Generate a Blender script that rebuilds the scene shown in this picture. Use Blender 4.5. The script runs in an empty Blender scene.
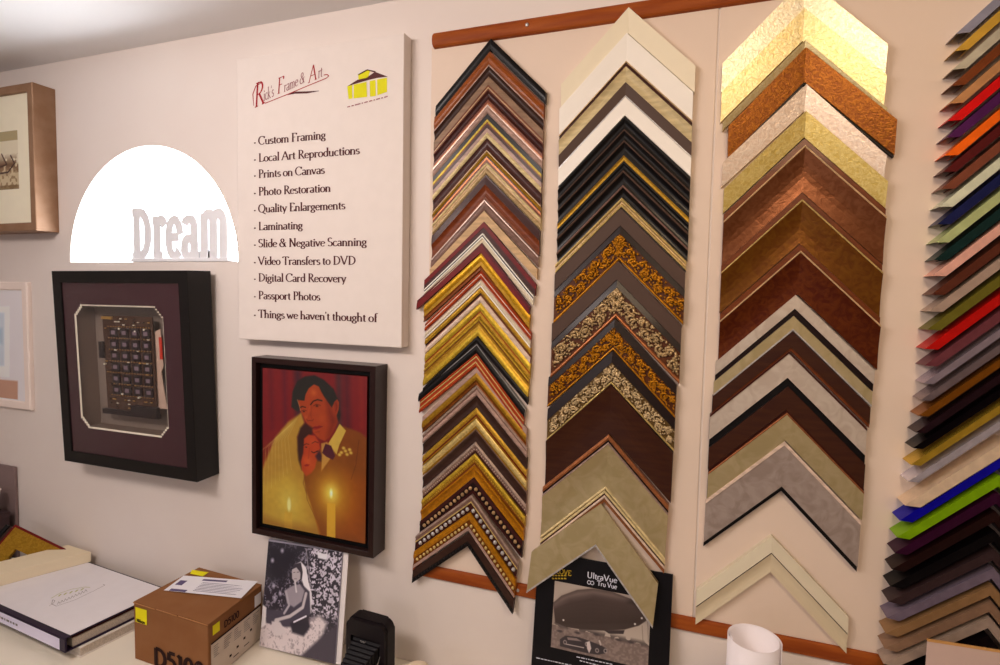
import bpy, bmesh, math, random
import numpy as np
from mathutils import Vector, Matrix
random.seed(7)
C = bpy.context.scene.collection
S = bpy.context.scene
# ------------------------------------------------------------------ camera, world, lights, exposure
D = 1.3            # distance of the camera from the wall (m)
CZ = 1.75          # camera height (m)
F, YAW, PIT, ROL = 550.656, 0.337976, 0.0611467, 0.0199454
fw = Vector((-math.sin(YAW)*math.cos(PIT), math.cos(YAW)*math.cos(PIT), -math.sin(PIT)))
rt0 = Vector((math.cos(YAW), math.sin(YAW), 0)); up0 = rt0.cross(fw)
rt = rt0*math.cos(ROL) + up0*math.sin(ROL); up = -rt0*math.sin(ROL) + up0*math.cos(ROL)
cam = bpy.data.objects.new('camera', bpy.data.cameras.new('camera')); C.objects.link(cam)
cam.data.sensor_width = 36; cam.data.lens = F*36/1000; cam.data.clip_start = .02
cam.matrix_world = Matrix.Translation((0, -D, CZ)) @ Matrix((rt, up, -fw)).transposed().to_4x4()
S.camera = cam
S.view_settings.view_transform = 'Standard'; S.view_settings.look = 'None'
S.view_settings.gamma = 1; S.view_settings.use_curve_mapping = False
S.view_settings.exposure = -0.13
w = bpy.data.worlds.new('world'); S.world = w; w.use_nodes = True
w.node_tree.nodes['Background'].inputs[0].default_value = (.80, .88, 1, 1)
w.node_tree.nodes['Background'].inputs[1].default_value = 1.0
def area(name, loc, look, sx, sy, power, col):
    l = bpy.data.lights.new(name, 'AREA'); l.shape = 'RECTANGLE'; l.size = sx; l.size_y = sy
    l.energy = power; l.color = col
    o = bpy.data.objects.new(name, l); C.objects.link(o); o.location = loc
    o.rotation_euler = (Vector(look)-Vector(loc)).to_track_quat('-Z', 'Y').to_euler()
    return o
area('ceiling_light_warm', (.35, -1.35, 2.49), (1.0, 0, 1.3), .5, .35, 16, (1, .74, .48))
area('ceiling_light_middle', (-1.2, -1.45, 2.49), (-.5, 0, 1.3), 1.0, .4, 34, (1, .865, .80))
area('daylight_from_shopfront', (-1.4, -3.9, 1.8), (-.6, 0, 2.0), 2.4, 1.2, 13, (.98, .92, .96))

# ------------------------------------------------------------------ helpers
def W(x, y, h=0.):
    """photo pixel -> point on the vertical plane h metres in front of the wall"""
    d = fw*F + rt*(x-500) - up*(y-332.5); d = d*((D-h)/d.y)
    return Vector((d.x, -h, d.z+CZ))
LIGHT = (.86, .77, .72)
def lin(c): return tuple((v/255/12.92 if v/255 <= .04045 else ((v/255+.055)/1.055)**2.4) for v in c)
def alb(c): return tuple(min(.92, max(a-o, a*.3)/b) for a, b, o in zip(lin(c), LIGHT, (.010, .011, .013)))
MATS = {}
def M(name, c=None, rough=.5, metal=0., kind='plain', c2=None, scale=30., bump=0., coat=0.):
    if name in MATS: return MATS[name]
    m = bpy.data.materials.new(name); m.use_nodes = True; MATS[name] = m
    nt = m.node_tree; b = nt.nodes['Principled BSDF']
    b.inputs['Roughness'].default_value = rough; b.inputs['Specular IOR Level'].default_value = .22; b.inputs['Metallic'].default_value = metal
    b.inputs['Coat Weight'].default_value = coat; b.inputs['Coat Roughness'].default_value = .12
    a1 = alb(c); a2 = alb(c2) if c2 else tuple(v*.78 for v in a1)
    tc = nt.nodes.new('ShaderNodeTexCoord'); mp = nt.nodes.new('ShaderNodeMapping')
    nt.links.new(tc.outputs['Object'], mp.inputs['Vector'])
    nz = nt.nodes.new('ShaderNodeTexNoise'); nt.links.new(mp.outputs[0], nz.inputs['Vector'])
    cr = nt.nodes.new('ShaderNodeValToRGB'); nt.links.new(nz.outputs['Fac'], cr.inputs[0])
    cr.color_ramp.elements[0].color = (*a2, 1); cr.color_ramp.elements[1].color = (*a1, 1)
    cr.color_ramp.elements[0].position = .38; cr.color_ramp.elements[1].position = .62
    nz.inputs['Scale'].default_value = scale; nz.inputs['Detail'].default_value = 4
    if kind == 'plain':
        if c2 is None: cr.color_ramp.elements[0].color = (*[v*.98 for v in a1], 1)
    elif kind == 'leaf':
        nz.inputs['Detail'].default_value = 8; nz.inputs['Distortion'].default_value = 1.2
    elif kind == 'wood':
        mp.inputs['Scale'].default_value = (.12, 1, 1)
    nt.links.new(cr.outputs[0], b.inputs['Base Color'])
    if bump:
        bp = nt.nodes.new('ShaderNodeBump'); bp.inputs['Strength'].default_value = bump
        bp.inputs['Distance'].default_value = .002
        nt.links.new(nz.outputs['Fac'], bp.inputs['Height']); nt.links.new(bp.outputs[0], b.inputs['Normal'])
    return m
def flat(name, c, rough=.6, metal=0.):
    if name in MATS: return MATS[name]
    return M(name, c, rough, metal, c2=tuple(v*.992 for v in c))
def obj(name, me, mats=(), parent=None, loc=None):
    if isinstance(me, bmesh.types.BMesh):
        bm = me; me = bpy.data.meshes.new(name)
        bmesh.ops.recalc_face_normals(bm, faces=bm.faces); bm.to_mesh(me); bm.free()
    for m in (mats if isinstance(mats, (list, tuple)) else [mats]): me.materials.append(m)
    o = bpy.data.objects.new(name, me); C.objects.link(o)
    if parent: o.parent = parent
    if loc is not None: o.location = loc
    return o
def tag(o, label=None, cat=None, group=None, kind=None):
    if label: o['label'] = label
    if cat: o['category'] = cat
    if group: o['group'] = group
    if kind: o['kind'] = kind
    return o
def empty(name, loc=(0, 0, 0), rot=(0, 0, 0)):
    o = bpy.data.objects.new(name, None); C.objects.link(o); o.location = loc; o.rotation_euler = rot
    o.empty_display_size = .02
    return o
def box(bm, x0, x1, y0, y1, z0, z1, mi=0, bev=0., M4=None):
    g = bmesh.ops.create_cube(bm, size=1)
    vs = g['verts']
    for v in vs: v.co = Vector((x0+(v.co.x+.5)*(x1-x0), y0+(v.co.y+.5)*(y1-y0), z0+(v.co.z+.5)*(z1-z0)))
    fs = {f for v in vs for f in v.link_faces}
    for f in fs: f.material_index = mi
    if bev:
        r = bmesh.ops.bevel(bm, geom=list({e for v in vs for e in v.link_edges}), offset=bev, segments=2, affect='EDGES', profile=.6)
        vs = {v for f in r['faces'] for v in f.verts} | {v for v in vs if v.is_valid}
        for f in r['faces']: f.material_index = mi
    if M4 is not None:
        for v in vs: v.co = M4 @ v.co
    return bm
def B(*a, **k):
    return box(bmesh.new(), *a, **k)
def prism(pts, y0, y1, bm=None, mi=0):
    """polygon in x,z extruded between y0 and y1"""
    bm = bm or bmesh.new()
    a = [bm.verts.new((x, y0, z)) for x, z in pts]; b = [bm.verts.new((x, y1, z)) for x, z in pts]
    n = len(pts); fs = [bm.faces.new(a), bm.faces.new(b[::-1])]
    for i in range(n): fs.append(bm.faces.new((a[i], b[i], b[(i+1) % n], a[(i+1) % n])))
    for f in fs: f.material_index = mi
    return bm
def tube(bm, pts, r, n=6, mi=0, taper=None):
    rings = []
    for i, p in enumerate(pts):
        p = Vector(p); t = (Vector(pts[min(i+1, len(pts)-1)])-Vector(pts[max(i-1, 0)])).normalized()
        s = t.orthogonal().normalized(); q = t.cross(s); rr = r*(taper[i] if taper else 1)
        rings.append([bm.verts.new(p+(s*math.cos(2*math.pi*k/n)+q*math.sin(2*math.pi*k/n))*rr) for k in range(n)])
    for a, b in zip(rings, rings[1:]):
        for k in range(n):
            f = bm.faces.new((a[k], a[(k+1) % n], b[(k+1) % n], b[k])); f.smooth = True; f.material_index = mi
    for e in (rings[0], rings[-1]): bm.faces.new(e).material_index = mi
def ball(bm, c, r, sc=(1, 1, 1), u=8, v=5):
    g = bmesh.ops.create_uvsphere(bm, u_segments=u, v_segments=v, radius=r)
    for q in g['verts']:
        q.co = Vector((q.co.x*sc[0], q.co.y*sc[1], q.co.z*sc[2])) + Vector(c)
        for f in q.link_faces: f.smooth = True

# ------------------------------------------------------------------ lettering made of modulated strokes
def Ls(x0, y0, x1, y1, f=''): return ('L', x0, y0, x1, y1, f)
def Ar(cx, cy, rx, ry, a0, a1): return ('A', cx, cy, rx, ry, a0, a1)
def Dt(x, y): return ('D', x, y)
GL = {
 ' ': (.22, []), '-': (.26, [Ls(.03, .22, .21, .22), Ls(.03, .26, .21, .26), Ls(.03, .30, .21, .30)]), "'": (.16, [Ls(.08, 1, .07, .78)]), '.': (.2, [Dt(.08, .05)]),
 'C': (.68, [Ar(.38, .5, .33, .5, 42, 318), Ls(.62, .98, .62, .74)]),
 'F': (.56, [Ls(.16, 1, .16, 0, 'se'), Ls(.1, .98, .52, .98), Ls(.52, .98, .52, .8), Ls(.16, .52, .42, .52)]),
 'L': (.56, [Ls(.16, 1, .16, 0, 'se'), Ls(.16, .02, .52, .02), Ls(.52, .02, .53, .2)]),
 'A': (.70, [Ls(.04, 0, .34, 1, 's'), Ls(.34, 1, .64, 0, 'e'), Ls(.16, .36, .52, .36)]),
 'R': (.64, [Ls(.16, 1, .16, 0, 'se'), Ls(.16, .98, .3, .98), Ar(.28, .75, .2, .24, -90, 90), Ls(.16, .5, .3, .5), Ls(.3, .5, .6, 0, 'e')]),
 'P': (.56, [Ls(.16, 1, .16, 0, 'se'), Ls(.16, .98, .3, .98), Ar(.28, .73, .21, .26, -90, 90), Ls(.16, .47, .3, .47)]),
 'Q': (.76, [Ar(.37, .5, .32, .5, 0, 360), Ls(.4, .04, .78, -.22)]),
 'O': (.72, [Ar(.36, .5, .31, .48, 0, 360)]),
 'E': (.58, [Ls(.16, 1, .16, 0, 'se'), Ls(.1, .98, .5, .98), Ls(.5, .98, .5, .82), Ls(.16, .52, .42, .52), Ls(.1, .02, .54, .02), Ls(.54, .02, .54, .2)]),
 'S': (.50, [Ar(.25, .75, .17, .24, 30, 270), Ar(.25, .26, .19, .25, -150, 90)]),
 'N': (.74, [Ls(.14, 0, .14, 1, 'se'), Ls(.14, 1, .6, 0), Ls(.6, 0, .6, 1, 'e')]),
 'V': (.68, [Ls(.04, 1, .34, 0, 's'), Ls(.34, 0, .62, 1, 'e')]),
 'T': (.62, [Ls(.31, 1, .31, 0, 'e'), Ls(.03, .98, .59, .98), Ls(.03, .98, .03, .82), Ls(.59, .98, .59, .82)]),
 'D': (.74, [Ls(.16, 1, .16, 0, 'se'), Ls(.16, .98, .3, .98), Ar(.3, .5, .36, .48, -90, 90), Ls(.16, .02, .3, .02)]),
 'U': (.72, [Ls(.14, 1, .14, .3, 's'), Ar(.36, .3, .22, .3, 180, 360), Ls(.58, .3, .58, 1, 'e')]),
 '&': (.74, [Ar(.32, .78, .14, .2, 0, 360), Ar(.3, .28, .24, .28, 120, 400), Ls(.24, .62, .66, 0), Ls(.5, .5, .7, .5)]),
 'a': (.44, [Ar(.2, .44, .14, .15, 0, 150), Ls(.34, .44, .34, .02, 'e'), Ar(.2, .15, .15, .15, 40, 330)]),
 'b': (.50, [Ls(.1, 1, .1, 0, 's'), Ar(.26, .29, .17, .29, -150, 150)]),
 'c': (.42, [Ar(.24, .29, .19, .29, 45, 315)]),
 'd': (.50, [Ls(.4, 1, .4, 0, 's'), Ar(.24, .29, .17, .29, 30, 330)]),
 'e': (.44, [Ar(.23, .29, .18, .29, 10, 320), Ls(.06, .33, .4, .33)]),
 'f': (.30, [Ls(.14, .84, .14, 0, 'e'), Ar(.26, .84, .12, .15, 50, 180), Ls(.02, .57, .28, .57)]),
 'g': (.44, [Ar(.2, .38, .14, .19, 0, 360), Ar(.2, -.1, .17, .16, 0, 360), Ls(.3, .5, .42, .56), Ls(.14, .2, .1, .06)]),
 'h': (.52, [Ls(.1, 1, .1, 0, 'se'), Ar(.25, .36, .15, .21, 0, 160), Ls(.4, .38, .4, 0, 'e')]),
 'i': (.24, [Ls(.12, .57, .12, 0, 'se'), Dt(.12, .8)]),
 'k': (.50, [Ls(.1, 1, .1, 0, 'se'), Ls(.12, .25, .36, .56), Ls(.2, .33, .44, 0, 'e')]),
 'l': (.24, [Ls(.12, 1, .12, 0, 'se')]),
 'm': (.78, [Ls(.1, .57, .1, 0, 'se'), Ar(.24, .38, .14, .19, 0, 160), Ls(.38, .4, .38, 0, 'e'), Ar(.52, .38, .14, .19, 0, 160), Ls(.66, .4, .66, 0, 'e')]),
 'n': (.52, [Ls(.1, .57, .1, 0, 'se'), Ar(.25, .38, .15, .19, 0, 160), Ls(.4, .4, .4, 0, 'e')]),
 'o': (.48, [Ar(.24, .29, .19, .29, 0, 360)]),
 'p': (.50, [Ls(.1, .57, .1, -.3, 'se'), Ar(.26, .29, .17, .29, -150, 150)]),
 'r': (.36, [Ls(.1, .57, .1, 0, 'se'), Ar(.24, .42, .12, .15, 30, 150)]),
 's': (.36, [Ar(.18, .43, .12, .14, 30, 270), Ar(.18, .15, .13, .15, -150, 90)]),
 't': (.30, [Ls(.13, .76, .13, .1), Ar(.23, .12, .1, .12, 180, 300), Ls(.02, .57, .27, .57)]),
 'u': (.52, [Ls(.1, .57, .1, .2, 's'), Ar(.25, .18, .15, .18, 180, 340), Ls(.4, .57, .4, 0, 'e')]),
 'v': (.46, [Ls(.04, .57, .22, 0, 's'), Ls(.22, 0, .4, .57, 'e')]),
 'w': (.66, [Ls(.03, .57, .19, 0, 's'), Ls(.19, 0, .32, .5), Ls(.32, .5, .46, 0), Ls(.46, 0, .6, .57, 'e')]),
 'y': (.46, [Ls(.04, .57, .22, .02, 's'), Ls(.4, .57, .14, -.28, 's')]),
 '5': (.54, [Ls(.14, .98, .46, .98), Ls(.14, .98, .12, .55), Ar(.24, .32, .22, .31, -150, 120)]),
 '1': (.36, [Ls(.2, 1, .2, 0), Ls(.2, 1, .06, .86)]),
 '0': (.56, [Ar(.27, .5, .2, .49, 0, 360)]),
}
def glyphs(bm, text, size, org, ux=(1, 0, 0), uz=(0, 0, 1), sx=.9, thick=.11, thin=.045, serif=True, shear=0., depth=None, mono=False, zstep=0.):
    """flat (or extruded by depth along the normal) lettering; org = baseline start"""
    org, ux, uz = Vector(org), Vector(ux).normalized(), Vector(uz).normalized(); nrm = ux.cross(uz)
    pen = 0.
    def P(x, y): return org + ux*((pen+x+shear*y)*size*sx) + uz*(y*size)
    def poly(pts):
        vs = [bm.verts.new(p) for p in pts]; f = bm.faces.new(vs)
        if depth:
            r = bmesh.ops.extrude_face_region(bm, geom=[f])
            for v in r['geom']:
                if isinstance(v, bmesh.types.BMVert): v.co -= nrm*depth
    def wd(dx, dy):
        l = math.hypot(dx, dy) or 1
        if mono: return thick
        return thin+(thick-thin)*(abs(dy)/l)*(1 if dx*dy <= 1e-6 else .45)
    def quad(x0, y0, x1, y1, wv):
        dx, dy = x1-x0, y1-y0; l = math.hypot(dx, dy) or 1; nx, ny = -dy/l*wv/2, dx/l*wv/2
        poly([P(x0+nx, y0+ny), P(x0-nx, y0-ny), P(x1-nx, y1-ny), P(x1+nx, y1+ny)])
    for ch in text:
        adv, st = GL[ch]
        for s in st:
            org = org - nrm*(-zstep)
            if s[0] == 'L':
                _, x0, y0, x1, y1, f = s; quad(x0, y0, x1, y1, wd(x1-x0, y1-y0))
                if serif:
                    if 's' in f: quad(x0-.1, y0, x0+.08, y0, thin)
                    if 'e' in f: quad(x1-.1, y1, x1+.1, y1, thin)
            elif s[0] == 'A':
                _, cx, cy, rx, ry, a0, a1 = s; n = max(4, int(abs(a1-a0)/24)); pr = None; strip = []
                for k in range(n+1):
                    a = math.radians(a0+(a1-a0)*k/n); x, y = cx+rx*math.cos(a), cy+ry*math.sin(a)
                    wv = thick if mono else thin+(thick-thin)*abs(math.cos(a))
                    nx, ny = math.cos(a)*wv/2, math.sin(a)*wv/2
                    cur = (P(x+nx, y+ny), P(x-nx, y-ny))
                    if pr: poly([pr[0], pr[1], cur[1], cur[0]])
                    pr = cur
            else:
                x, y = s[1], s[2]; r = thick*.62
                poly([P(x+r*math.cos(k*math.pi/4), y+r*math.sin(k*math.pi/4)) for k in range(8)])
        pen += adv
    return pen*size*sx
def twidth(t): return sum(GL[c][0] for c in t)

# ------------------------------------------------------------------ printed pictures: colour attribute on a fine grid
class Pic:
    def __init__(s, fn, s0, s1, t0, t1, nx, ny, base):
        s.fn = fn; s.nx, s.ny = nx, ny; s.box = (s0, s1, t0, t1)
        s.X, s.Y = np.meshgrid(np.linspace(s0, s1, nx), np.linspace(t0, t1, ny))
        s.c = np.zeros((ny, nx, 3)) + np.array(base, float)
    def mix(s, m, col): m = np.clip(m, 0, 1)[..., None]; s.c = s.c*(1-m) + np.array(col, float)*m
    def pts(s, pts): return np.array([s.fn(*p) for p in pts])
    def poly(s, pts, col, soft=.002, al=1.):
        P = s.pts(pts); inside = np.zeros(s.X.shape, bool); d = np.full(s.X.shape, 9.)
        for i in range(len(P)):
            a, b = P[i], P[(i+1) % len(P)]; e = b-a
            t = np.clip(((s.X-a[0])*e[0]+(s.Y-a[1])*e[1])/(e@e+1e-12), 0, 1)
            d = np.minimum(d, np.hypot(s.X-a[0]-t*e[0], s.Y-a[1]-t*e[1]))
            c = (a[1] > s.Y) != (b[1] > s.Y)
            xx = a[0]+(s.Y-a[1])/(b[1]-a[1]+1e-12)*(b[0]-a[0]); inside ^= c & (s.X < xx)
        s.mix((.5+np.where(inside, d, -d)/soft)*al if soft else inside*al, col)
    def ell(s, x, y, rx, ry, col, soft=.3, al=1., ang=0.):
        """rx, ry in metres; soft = share of the radius that fades"""
        c = s.fn(x, y); dx, dy = s.X-c[0], s.Y-c[1]; ca, sa = math.cos(ang), math.sin(ang)
        r = np.hypot((dx*ca+dy*sa)/rx, (-dx*sa+dy*ca)/ry); s.mix((1-r)/soft*al if soft < 1 else np.exp(-r*r*1.5)*al, col)
    def line(s, pts, wd, col, al=1., soft=.0012):
        P = s.pts(pts); d = np.full(s.X.shape, 9.)
        for a, b in zip(P, P[1:]):
            e = b-a; t = np.clip(((s.X-a[0])*e[0]+(s.Y-a[1])*e[1])/(e@e+1e-12), 0, 1)
            d = np.minimum(d, np.hypot(s.X-a[0]-t*e[0], s.Y-a[1]-t*e[1]))
        s.mix((.5+(wd/2-d)/soft)*al, col)
    def noise(s, cell, seed=0):
        rg = np.random.RandomState(seed); s0, s1, t0, t1 = s.box
        nx, ny = int((s1-s0)/cell)+3, int((t1-t0)/cell)+3; g = rg.rand(ny, nx)
        u = (s.X-s0)/cell; v = (s.Y-t0)/cell; i, j = u.astype(int), v.astype(int); fu, fv = u-i, v-j
        fu, fv = fu*fu*(3-2*fu), fv*fv*(3-2*fv)
        return (g[j, i]*(1-fu)+g[j, i+1]*fu)*(1-fv)+(g[j+1, i]*(1-fu)+g[j+1, i+1]*fu)*fv
    def build(s, name, place, parent, rough=.35, thick=None):
        """place(s,t) -> 3D point in the parent's frame"""
        s0, s1, t0, t1 = s.box; n = s.nx*s.ny
        co = [place(x, y) for x, y in zip(s.X.ravel(), s.Y.ravel())]
        fs = [(j*s.nx+i, j*s.nx+i+1, (j+1)*s.nx+i+1, (j+1)*s.nx+i) for j in range(s.ny-1) for i in range(s.nx-1)]
        me = bpy.data.meshes.new(name); me.from_pydata(co, [], fs)
        c = np.clip(s.c, 0, 255)/255; c = np.where(c <= .04045, c/12.92, ((c+.055)/1.055)**2.4)/np.array(LIGHT)
        at = me.color_attributes.new('ink', 'FLOAT_COLOR', 'POINT')
        at.data.foreach_set('color', np.concatenate([np.minimum(c, .95).reshape(-1, 3), np.ones((n, 1))], 1).ravel())
        m = bpy.data.materials.new(name+'_ink'); m.use_nodes = True; b = m.node_tree.nodes['Principled BSDF']
        a = m.node_tree.nodes.new('ShaderNodeVertexColor'); a.layer_name = 'ink'
        m.node_tree.links.new(a.outputs[0], b.inputs['Base Color']); b.inputs['Roughness'].default_value = rough
        return obj(name, me, m, parent)

# ------------------------------------------------------------------ the room
wallm = M('wall_paint', (217, 198, 187), .7, c2=(215, 195, 184), scale=3)
ceilm = M('ceiling_paint', (240, 232, 230), .8, scale=2)
ZC = CZ+.768
XL, XR, YB = -3.4, 2.4, -4.2
acx, acz, ar = -1.657, CZ+.0955, .366
bm = bmesh.new()
outer = [bm.verts.new(p) for p in ((XL, 0, 0), (XR, 0, 0), (XR, 0, ZC), (XL, 0, ZC))]
N = 40
arc = [(acx+ar*math.cos(math.pi*k/N), acz+ar*math.sin(math.pi*k/N)) for k in range(N+1)]
inner = [bm.verts.new((x, 0, z)) for x, z in arc]
es = [bm.edges.new((v[i], v[(i+1) % len(v)])) for v in (outer, inner) for i in range(len(v))]
bmesh.ops.triangle_fill(bm, edges=es, use_beauty=True)
for f in [f for f in bm.faces if (f.calc_center_median()-Vector((acx, 0, acz+.1))).length < .02]: bm.faces.remove(f)
back = [bm.verts.new((x, .10, z)) for x, z in arc]
for i in range(N+1):
    j = (i+1) % (N+1); bm.faces.new((inner[i], inner[j], back[j], back[i]))
tag(obj('wall_back', bm, wallm), kind='structure')
def slab(name, *a, m=wallm): return tag(obj(name, B(*a), m), kind='structure')
slab('wall_left', XL-.1, XL, YB, .1, 0, ZC); slab('wall_right', XR, XR+.1, YB, .1, 0, ZC)
slab('wall_front', XL, XR, YB-.1, YB, 0, ZC)
slab('ceiling', XL, XR, YB, .12, ZC, ZC+.1, m=ceilm)
slab('floor', XL, XR, YB, .12, -.1, 0, m=M('floor_wood', (120, 90, 70), .4, kind='wood', scale=20))
# arched window pane, lit by the day outside
pm = bpy.data.materials.new('bright_daylight_pane'); pm.use_nodes = True
pb = pm.node_tree.nodes['Principled BSDF']; pb.inputs['Base Color'].default_value = (.9, .9, .9, 1)
pb.inputs['Emission Color'].default_value = (.93, .96, 1, 1); pb.inputs['Emission Strength'].default_value = 15
win = tag(obj('window_1', prism([(x, z) for x, z in arc], .085, .095), pm), kind='structure')
# ------------------------------------------------------------------ moulding corner samples
def leaf(n, c, c2, **k): return M(n, c, k.pop('rough', .33), k.pop('metal', .45), 'leaf', c2, k.pop('scale', 140), k.pop('bump', .32))
def wd(n, c, c2=None, **k): return M(n, c, k.pop('rough', .42), k.pop('metal', 0), 'wood', c2, k.pop('scale', 120), .0, k.pop('coat', .08))
PAL = dict(
 champmatte=(200, 174, 130), recess=(92, 52, 22), recess2=(104, 78, 48), beadbronze=(176, 136, 96),
 black=(28, 22, 24), walnut=(140, 72, 34), charcoal=(60, 42, 38), taupe=(138, 106, 84), dkbrown=(64, 36, 30), pinktaupe=(168, 132, 118),
 olive=(150, 128, 36), cream=(216, 188, 138), purplebrown=(72, 45, 44), redbrown=(116, 58, 38), greytaupe=(124, 92, 82), tan=(200, 160, 118),
 dkred=(112, 18, 18), white=(232, 216, 202), maroon=(92, 20, 34), linen=(204, 184, 158), pinkcream=(218, 186, 166), rust=(168, 62, 28),
 brownline=(120, 62, 26), deep=(40, 22, 22), liner=(98, 72, 62), liner2=(80, 61, 54), espresso=(66, 42, 32), orange=(214, 92, 20),
 rail=(134, 56, 22), dkedge=(70, 36, 20), bedge=(112, 58, 34), ivory=(224, 204, 176), ivory2=(200, 178, 148), ivory3=(208, 190, 164))
MET = dict(
 gold=(190, 142, 56), brightgold=(208, 152, 48), yellowgold=(202, 162, 60), palegold=(212, 178, 112), dullgold=(168, 122, 46), antique=(184, 118, 34),
 champagne=(204, 172, 130), champ2=(184, 150, 108), copper=(164, 100, 66), silver=(196, 184, 178), pewter=(150, 138, 132), bronze=(122, 68, 34),
 silverpink=(182, 152, 138), greysilver=(158, 148, 142), olivegold=(136, 110, 46))
def mt(k):
    if k in MET: return M('metal_'+k, MET[k], .34, .45, 'leaf', tuple(v*.86 for v in MET[k]), 90, .12)
    if k in MATS: return MATS[k]
    c = PAL[k]
    if k in ('white', 'ivory', 'ivory2', 'ivory3', 'liner', 'liner2', 'linen'): return M('card_'+k, c, .5)
    return wd('wood_'+k, c, tuple(v*.88 for v in c))
leaf('leafgold', (218, 196, 150), (206, 178, 122)); leaf('leafpale', (222, 206, 182), (212, 190, 158)); leaf('leafpink', (224, 200, 182), (212, 182, 160))
leaf('leafbrown', (138, 82, 36), (112, 62, 30)); leaf('leafyellow', (206, 180, 116), (190, 158, 86))
leaf('bronzeA', (112, 68, 48), (98, 57, 40), rough=.30, scale=60, bump=.25); leaf('bronzeB', (112, 70, 34), (98, 58, 28), rough=.30, scale=60, bump=.25)
leaf('bronzeC', (100, 52, 32), (82, 40, 26), rough=.32, scale=60, bump=.25)
leaf('greystone', (160, 140, 130), (144, 124, 114), rough=.45, metal=.2, scale=30, bump=.1)
leaf('champleaf', (186, 163, 124), (174, 151, 110), rough=.33, metal=.5, scale=26, bump=.1)
leaf('silverleaf', (194, 174, 158), (182, 160, 144), rough=.4, metal=.3, scale=34, bump=.1)
R2 = math.sqrt(2)
def sweep(prof, half, mode='v', caps=True):
    """prof: list of (u, height, material) round the section (closed). Mitred at the apex (x=0), arms at 45 degrees."""
    bm = bmesh.new(); n = len(prof); rings = []
    for side in (-1, 0, 1):
        ring = []
        for u, h, m in prof:
            if side == 0: x, z = 0, -u*R2
            elif mode == 'v': q = half[0 if side < 0 else 1] if isinstance(half, tuple) else half; x, z = side*q, -q-u*R2
            else: x, z = side*(half-u*R2), -half
            ring.append(bm.verts.new((x, -h, z)))
        rings.append(ring)
    for a, b in zip(rings, rings[1:]):
        for i in range(n):
            j = (i+1) % n; f = bm.faces.new((a[i], b[i], b[j], a[j])); f.material_index = prof[i][2]
    for r in (rings[0], rings[2]): bm.faces.new(r).material_index = prof[0][2]
    return bm
def profile(wid, bands, hb):
    """bands: (share, material, shape, h0, h1) heights in mm -> section points; returns points, materials, bead lines"""
    mats = []; pts = []; beads = []
    def mi(k):
        if k not in mats: mats.append(k)
        return mats.index(k)
    tot = sum(b[0] for b in bands); u = 0.; last = None
    for b in bands:
        sh = b[2] if len(b) > 2 else 'f'; h0 = (b[3] if len(b) > 3 else hb)/1000; h1 = (b[4]/1000 if len(b) > 4 else h0)
        du = b[0]/tot*wid; m = mi(b[1])
        if last is None: pts.append((0, 0, m))
        if sh == 'f': q = [(0, h0), (1, h1)]
        elif sh == 'r': q = [(t, h0+(h1-h0)*t+min(.42*du, .0028)*math.sin(math.pi*t)) for t in (0, .12, .3, .5, .7, .88, 1)]
        elif sh == 'c': q = [(t, h0+(h1-h0)*t-min(.25*du, .0035)*math.sin(math.pi*t)) for t in (0, .15, .35, .5, .65, .85, 1)]
        elif sh == 'b': q = [(0, h0-.001), (1, h0-.001)]; beads.append((u+du/2, du, h0, b[5] if len(b) > 5 else 'silver'))
        for t, h in q: pts.append((u+du*t, max(h, .001), m))
        u += du; last = m
    pts.append((wid, 0, last)); return pts, mats, beads
def corner_sample(P, wid, half, rot, bands, label, group, hb=12, mode='v', base=.0035, carve=None, tilt=0.):
    pts, mats, beads = profile(wid, bands, hb)
    o = obj('frame_corner_sample', sweep(pts, half, mode), [mt(k) for k in mats])
    o.location = (P[0], -base, P[2]); o.rotation_euler = (math.radians(tilt), math.radians(-rot), 0)
    tag(o, label, 'frame sample', group)
    hm_ = min(half) if isinstance(half, tuple) else half
    for u, du, h, mk in beads:
        bm = bmesh.new(); r = du*.36; st = du*.98
        if du < .0035: r = du*.45; st = du*1.15
        n = int(hm_/ (st/R2*1.0)); x0 = st/R2*.75
        for sgn in (-1, 1):
            for k in range(n):
                x = x0+k*st/R2
                if x > hm_-r*.8: break
                ball(bm, (sgn*x, -h+.0006, -x-u*R2), r, (1, .8, 1), 6, 4)
        obj('beading', bm, mt(mk), o)
    if carve: carving(o, hm_, *carve)
    return o
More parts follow.
